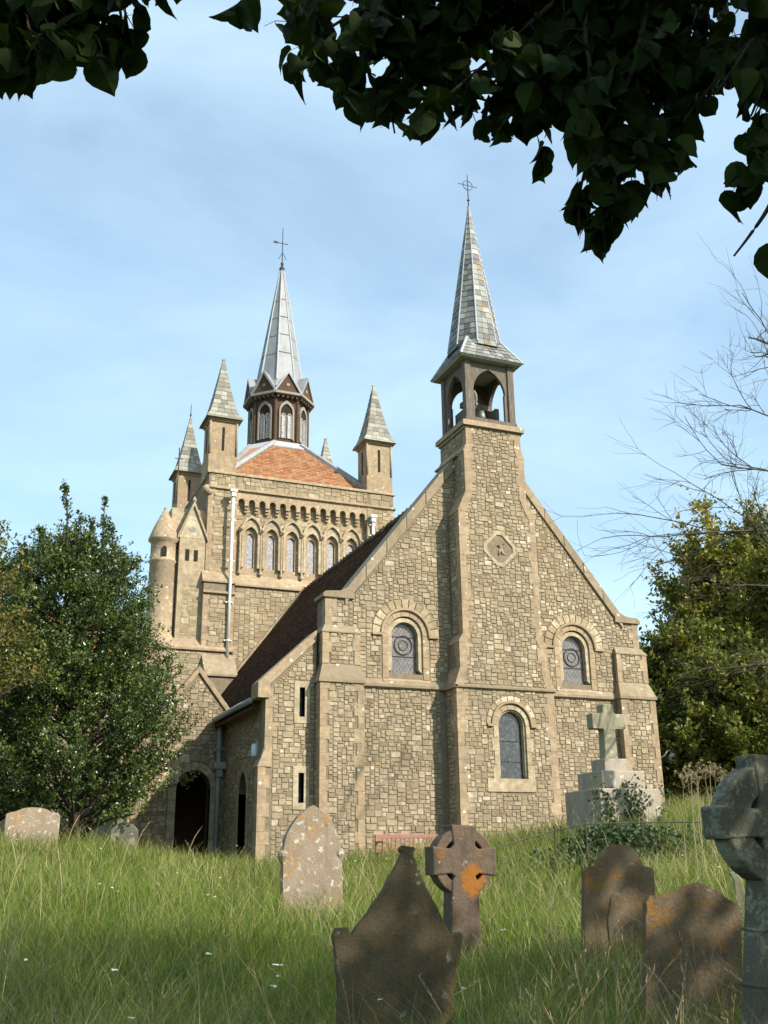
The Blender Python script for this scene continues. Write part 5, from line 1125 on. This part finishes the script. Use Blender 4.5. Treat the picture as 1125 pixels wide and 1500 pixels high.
# keep the open sky of the photograph's window between the sprays free of stray leaves
def stray(p):
    x, y, w = proj(p)
    if w < .3 or not (-5 < x < 1130 and -5 < y < 1505): return False
    lim = np.interp(x, [0, 100, 190, 240, 250, 300, 330, 410, 425, 470, 530, 590, 640, 700, 780, 800, 850, 900, 930, 985, 1030, 1045, 1060, 1085, 1125], [120, 130, 90, 25, -20, -20, 25, 45, 115, 130, 165, 205, 190, 200, 195, 290, 372, 355, 290, 270, 255, 195, 150, 390, 390])
    if x > 1040 and 120 < y < 235 and x < 1085: return True
    return y > lim
bmx = MB(); twig = MB(); LV = []
trunk_top = tp[5]
hub = {}
for bi, cps in enumerate(BR):
    P = [PD(*c) for c in cps]; P = [np.array(p) for p in smooth_line(P, 6)]; L = np.cumsum([0]+[np.linalg.norm(P[i+1]-P[i]) for i in range(len(P)-1)])
    key = cps[0]
    if key not in hub:
        j = 3 if cps[0][1] > -200 else 4; s_ = tp[j]; mid = (s_+P[0])/2+np.array([0, 0, .5]); bmx.tube(smooth_line([s_, mid, P[0]], 6), list(np.linspace(.09, .03, 13)), 7, cap=False); hub[key] = 1
    rad = np.interp(L, [0, L[-1]], [.022, .0035]); bmx.tube(P, list(rad), 6, cap=False)
    s = L[-1]*.18
    while s < L[-1]:
        f = s/L[-1]; i = min(len(P)-2, int(np.searchsorted(L, s))-1); p = P[i]+(P[i+1]-P[i])*((s-L[i])/max(1e-6, L[i+1]-L[i])); d = unit(P[i+1]-P[i])
        tl = rng.uniform(.12, .42)*(1.15-.5*f); td = unit(d*.5+rng.normal(0, .75, 3)+np.array([0, 0, -.25])); tpnts = [p]
        for k in range(4): td = unit(td+np.array([0, 0, -.12])+rng.normal(0, .12, 3)); tpnts.append(tpnts[-1]+td*tl/4)
        if stray(tpnts[-1]): s += .03; continue
        twig.tube(tpnts, [.0035, .003, .0025, .002, .0015], 4, cap=False)
        for k in range(1, 5):
            for _ in range(2 if k < 4 else 3):
                if rng.random() < .22: continue
                q = tpnts[k]; pd = unit(td*.5+rng.normal(0, .8, 3)+np.array([0, 0, -.35])); pl = rng.uniform(.02, .05); e = q+pd*pl; twig.tube([q, e], .0011, 3, cap=False)
                ld = unit(pd*.4+rng.normal(0, .45, 3)+np.array([0, 0, -.75])); ln = unit(rng.normal(0, .7, 3)+np.array([0, 0, .35])); LV.append((e, ld, ln, rng.uniform(.075, .120)))
        s += rng.uniform(.05, .09)*(1.9 if bi in (6, 7, 9) else 1.0)*(1.35 if f > .75 else 1)
bmx.build('branches', 'bark_dark', lime, smooth=True); twig.build('twigs', 'bark_dark', lime)
LV = [l for l in LV if not stray(l[0]+l[1]*l[3]*.3)]
def leaf_mat(e, ld, ln, s):
    X = np.cross(ld, ln); X /= np.linalg.norm(X); Z = np.cross(X, ld); m_ = Matrix.Identity(4)
    for i in range(3): m_[i][0] = X[i]*s; m_[i][1] = ld[i]*s; m_[i][2] = Z[i]*s; m_[i][3] = e[i]
    return m_
inview = []
for l in LV:
    x, y, w = proj(l[0]); inview.append((w > .3 and -20 < x < 1145 and -20 < y < 1520, l[3]/w))
order = sorted(range(len(LV)), key=lambda i: (not inview[i][0], -inview[i][1]))
restV = []; restF = []; restR = []; off = 0; inv_l = Matrix.Translation(-Vector(lt_b))
for r_, i in enumerate(order):
    e, ld, ln, s = LV[i]
    if r_ < 300 and inview[i][0]:
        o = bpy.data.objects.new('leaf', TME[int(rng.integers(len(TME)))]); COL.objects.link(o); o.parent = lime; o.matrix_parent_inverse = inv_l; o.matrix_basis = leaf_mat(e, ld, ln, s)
    else:
        V, F = TPL[int(rng.integers(len(TPL)))]; X = np.cross(ld, ln); X /= np.linalg.norm(X); Z = np.cross(X, ld)
        restV.append(e+s*(V[:, :1]*X+V[:, 1:2]*ld+V[:, 2:]*Z)); restF.append(F+off); off += len(V); restR += [rng.random()*.8]*len(F)
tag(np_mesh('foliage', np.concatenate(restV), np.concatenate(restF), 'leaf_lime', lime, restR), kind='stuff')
# the rest of the crown, outside the picture: it shades the near grass and stones
n = 15500; cc = np.array([-1.6, -28.2, 6.6]); C = []
while len(C) < n:
    v = rng.uniform(-1, 1, 3); r2 = (v**2).sum()
    if r2 > 1 or r2 < .12: continue
    p = cc+v*np.array([7.2, 6.6, 4.3])
    if math.sin(p[0]*1.5+1)*math.sin(p[1]*1.35)*math.sin(p[2]*1.7+.5) < -.16: continue
    x, y, w = proj(p)
    if w > -.5 and -150 < x < 1300 and y > -160: continue
    C.append(p)
C = np.array(C); V, F = leaves_np(C, rng.normal(0, .6, (n, 3))+np.array([0, 0, -.6]), rng.normal(0, .6, (n, 3))+np.array([0, 0, .6]), rng.uniform(.16, .30, n), rng.uniform(.14, .24, n)); tag(np_mesh('upper_foliage', V, F, 'leaf_lime', lime, np.repeat(rng.random(n), 2)), kind='stuff')

# ---------------------------------------------------------------- ivy, dry weeds
iv = empty('ivy_bank', PD(900, 1235, 17.6), 'dark ivy sprawling over the bank under the iron rail', 'ivy')
n = 4200; px_ = np.clip(rng.normal(0, .5, n), -1.2, 1.2)*105+905; dep = rng.uniform(16.6, 18.4, n); C = np.array([PD(x, 1240, d_) for x, d_ in zip(px_, dep)])
C[:, 2] = gz(C[:, 0], C[:, 1])+rng.random(n)*(.28+.12*np.sin(C[:, 0]*3))+.06; V, F = leaves_np(C, rng.normal(0, 1, (n, 3)), rng.normal(0, .5, (n, 3))+np.array([0, -.5, .6]), rng.uniform(.06, .10, n), rng.uniform(.06, .09, n)); tag(np_mesh('leaves', V, F, 'leaf_ivy', iv, np.repeat(rng.random(n), 2)), kind='stuff')
mv = empty('ivy', (mx_-.2, my_-.75, mz+.2), 'ivy climbing the front of the monument steps', 'ivy'); C = []
for k in range(26):
    x = rng.choice([-.55, -.1, .05, .6, -.62])+rng.normal(0, .07); z = mz-.1; top_ = rng.uniform(.15, .95)
    while z < mz+top_:
        step = -.74 if z < mz+hz(1156) else (-.53 if z < mz+hz(1128) else -.31); C.append((mx_+x, my_+step+rng.normal(0, .03), z)); x += rng.normal(0, .035); z += .022
C = np.array(C); n = len(C); V, F = leaves_np(C+rng.normal(0, .03, (n, 3)), rng.normal(0, .7, (n, 3)), rng.normal(0, .4, (n, 3))+np.array([0, -1, .3]), rng.uniform(.05, .085, n), rng.uniform(.05, .08, n)); tag(np_mesh('leaves', V, F, 'leaf_ivy', mv, np.repeat(rng.random(n), 2)), kind='stuff')
for i, (x, y0, y1, t_) in enumerate(((1010, 1210, 1135, 15), (1030, 1215, 1128, 14.6), (1042, 1210, 1130, 14.9), (1050, 1215, 1140, 14.4), (1022, 1210, 1148, 15.2), (1000, 1210, 1150, 15.5), (1036, 1210, 1138, 15.6), (1016, 1210, 1140, 14.2), (1048, 1210, 1134, 15.8))):
    p0 = PD(x, y0, t_); p0[2] = gz1(p0[0], p0[1]); p1 = PD(x+rng.normal(0, 6), y1, t_); w_ = empty('dry_weed', p0, 'dead brown umbel-headed weed standing behind the iron rail', 'weed', 'dead weeds by the rail')
    mb = MB(); mb.tube([p0, (p0+p1)/2+rng.normal(0, .03, 3), p1], [.008, .006, .004], 5)
    for k in range(9):
        d = unit(rng.normal(0, .7, 3)+np.array([0, 0, .7])); e = p1+d*rng.uniform(.06, .17); mb.tube([p1-(0, 0, .05), e], [.004, .0025], 4)
        for j in range(7): mb.tube([e, e+unit(rng.normal(0, 1, 3)+np.array([0, 0, .6]))*.03], [.002, .006], 4)
    mb.build('stalk', 'dry_stalk', w_)

# ---------------------------------------------------------------- grass
def blades(n, rmin, rmax, hmin, hmax, wid, power, ang=(-.62, .72), tone=(.50, .23), bend=.55, nocam=0):
    r = rmin*(rmax/rmin)**(rng.random(n)**power); a = 0.395+rng.uniform(ang[0], ang[1], n)
    x = CP[0]+np.sin(a)*r; y = CP[1]+np.cos(a)*r
    ok = ~((x > -1.5) & (x < 10.1) & (y > -.0)) & ~((x > 3.4) & (x < 6.6) & (y > -.7)) & ~((y > 4.4) & (x > -4)) 
    x, y, r = x[ok], y[ok], r[ok]; n = len(x); z = gz(x, y)
    cl = .5+.25*np.sin(x*2.1+1.3*np.sin(y*1.7))+.25*np.sin(y*2.6+1.1*np.sin(x*2.9)); H = rng.uniform(hmin, hmax, n)*(.65+.6*cl)
    H *= np.where((np.abs(x+2.1) < 1.5) & (y > -4), .7, 1)
    wd = wid*(.6+.1*r)*rng.uniform(.7, 1.3, n)
    az = rng.uniform(0, 2*np.pi, n); caz = 1.9*np.sin(x*.9+.6*y)+1.1*np.sin(y*1.9-x); lean = np.c_[np.cos(az)*.95+np.cos(caz)*.5, np.sin(az)*.95+np.sin(caz)*.5]*(H*bend*rng.uniform(.25, 1.6, n))[:, None]
    pa = rng.uniform(0, np.pi, n); side = np.c_[np.cos(pa), np.sin(pa), np.zeros(n)]
    base = np.c_[x, y, z-.02]; rings = []
    for f, ww in ((0, 1.0), (.38, .9), (.72, .6)):
        c = base+np.c_[lean*(f**1.8), H[:, None]*(f-.18*f*f)[..., None] if False else (H*(f-.16*f*f))[:, None]]; rings += [c-side*(wd*ww*.5)[:, None], c+side*(wd*ww*.5)[:, None]]
    rings.append(base+np.c_[lean, (H*.84)[:, None]]); V = np.stack(rings, 1).reshape(-1, 3); k = np.arange(n)[:, None]*7
    F = np.concatenate([k+[0, 1, 3], k+[0, 3, 2], k+[2, 3, 5], k+[2, 5, 4], k+[4, 5, 6]], 1).reshape(-1, 3)
    dry = np.clip(.5*np.sin(x*.55+2)+.5*np.sin(y*.5+x*.3), -1, 1)+.8*np.sin(x*2.3+1.7*np.sin(y*1.9))*np.sin(y*2.9+x)+np.clip((x-.5)*.6, 0, 2.6)*(y > -12)*(.6+.4*np.sin(x*1.7)*np.sin(y*2.1))
    rn = np.clip(rng.normal(tone[0], tone[1], n)+.10*dry, 0, 1); return V, F, np.repeat(rn, 5)
parts = [blades(150000, 1.6, 36, .22, .52, .0042, .72), blades(26000, 1.6, 30, .38, .72, .0030, .7, tone=(.62, .22), bend=.75), blades(13000, 2.0, 28, .45, .85, .0022, .8, tone=(.92, .07), bend=.6)]
Vs, Fs, Rs, off = [], [], [], 0
for V, F, r in parts: Vs.append(V); Fs.append(F+off); Rs.append(r); off += len(V)
tag(np_mesh('grass', np.concatenate(Vs), np.concatenate(Fs), 'grass_blade', None, np.concatenate(Rs)), 'long unmown churchyard grass with straw-coloured stems', 'grass', kind='stuff')
# seeding stalks
mb = MB()
for k in range(620):
    r = 2.6*(22/2.6)**rng.random(); a = .395+rng.uniform(-.42, .5); x, y = CP[0]+math.sin(a)*r, CP[1]+math.cos(a)*r
    if y > -.8 and x > -1.6: continue
    if rng.random() < .45: 
        a = .395+rng.uniform(.12, .45); r = rng.uniform(3.0, 9); x, y = CP[0]+math.sin(a)*r, CP[1]+math.cos(a)*r
    z = gz1(x, y); h = rng.uniform(.45, .95); l = rng.normal(0, .22, 2); p = [np.array([x+l[0]*f*f, y+l[1]*f*f, z+h*(f-.12*f*f)]) for f in (0, .35, .7, 1)]
    mb.tube(p, [.0016+.00012*r]*3+[.001], 3, cap=False)
    for j in range(int(rng.integers(5, 12))):
        f = rng.uniform(.72, 1); q = np.array([x+l[0]*f*f, y+l[1]*f*f, z+h*(f-.12*f*f)]); mb.tube([q, q+np.array([l[0], l[1], .6])*.03+rng.normal(0, .008, 3)], [.0035, .0012], 3, cap=False)
tag(mb.build('seed_stalks', 'dry_stalk', None), 'thin dry seed stalks standing up out of the long grass', 'grass stalks', kind='stuff')
mb = MB()
for k in range(46):
    r = 5*(24/5)**rng.random(); a = .395+rng.uniform(-.4, .42 if k % 3 == 0 else .0); x, y = CP[0]+math.sin(a)*r, CP[1]+math.cos(a)*r
    if y > -.8 and x > -1.6: continue
    z = gz1(x, y)+rng.uniform(.34, .6); s = rng.uniform(.012, .024)
    for j in range(6): 
        q = np.array([x, y, z])+rng.normal(0, s*.5, 3)*np.array([1, 1, .25]); mb.lathe([(0, 0), (s*.42, s*.15), (s*.3, s*.35), (0, s*.4)], q, 5)
tag(mb.build('white_flowers', 'petal_white', None), 'small white flower heads dotted through the grass', 'flowers', kind='stuff')
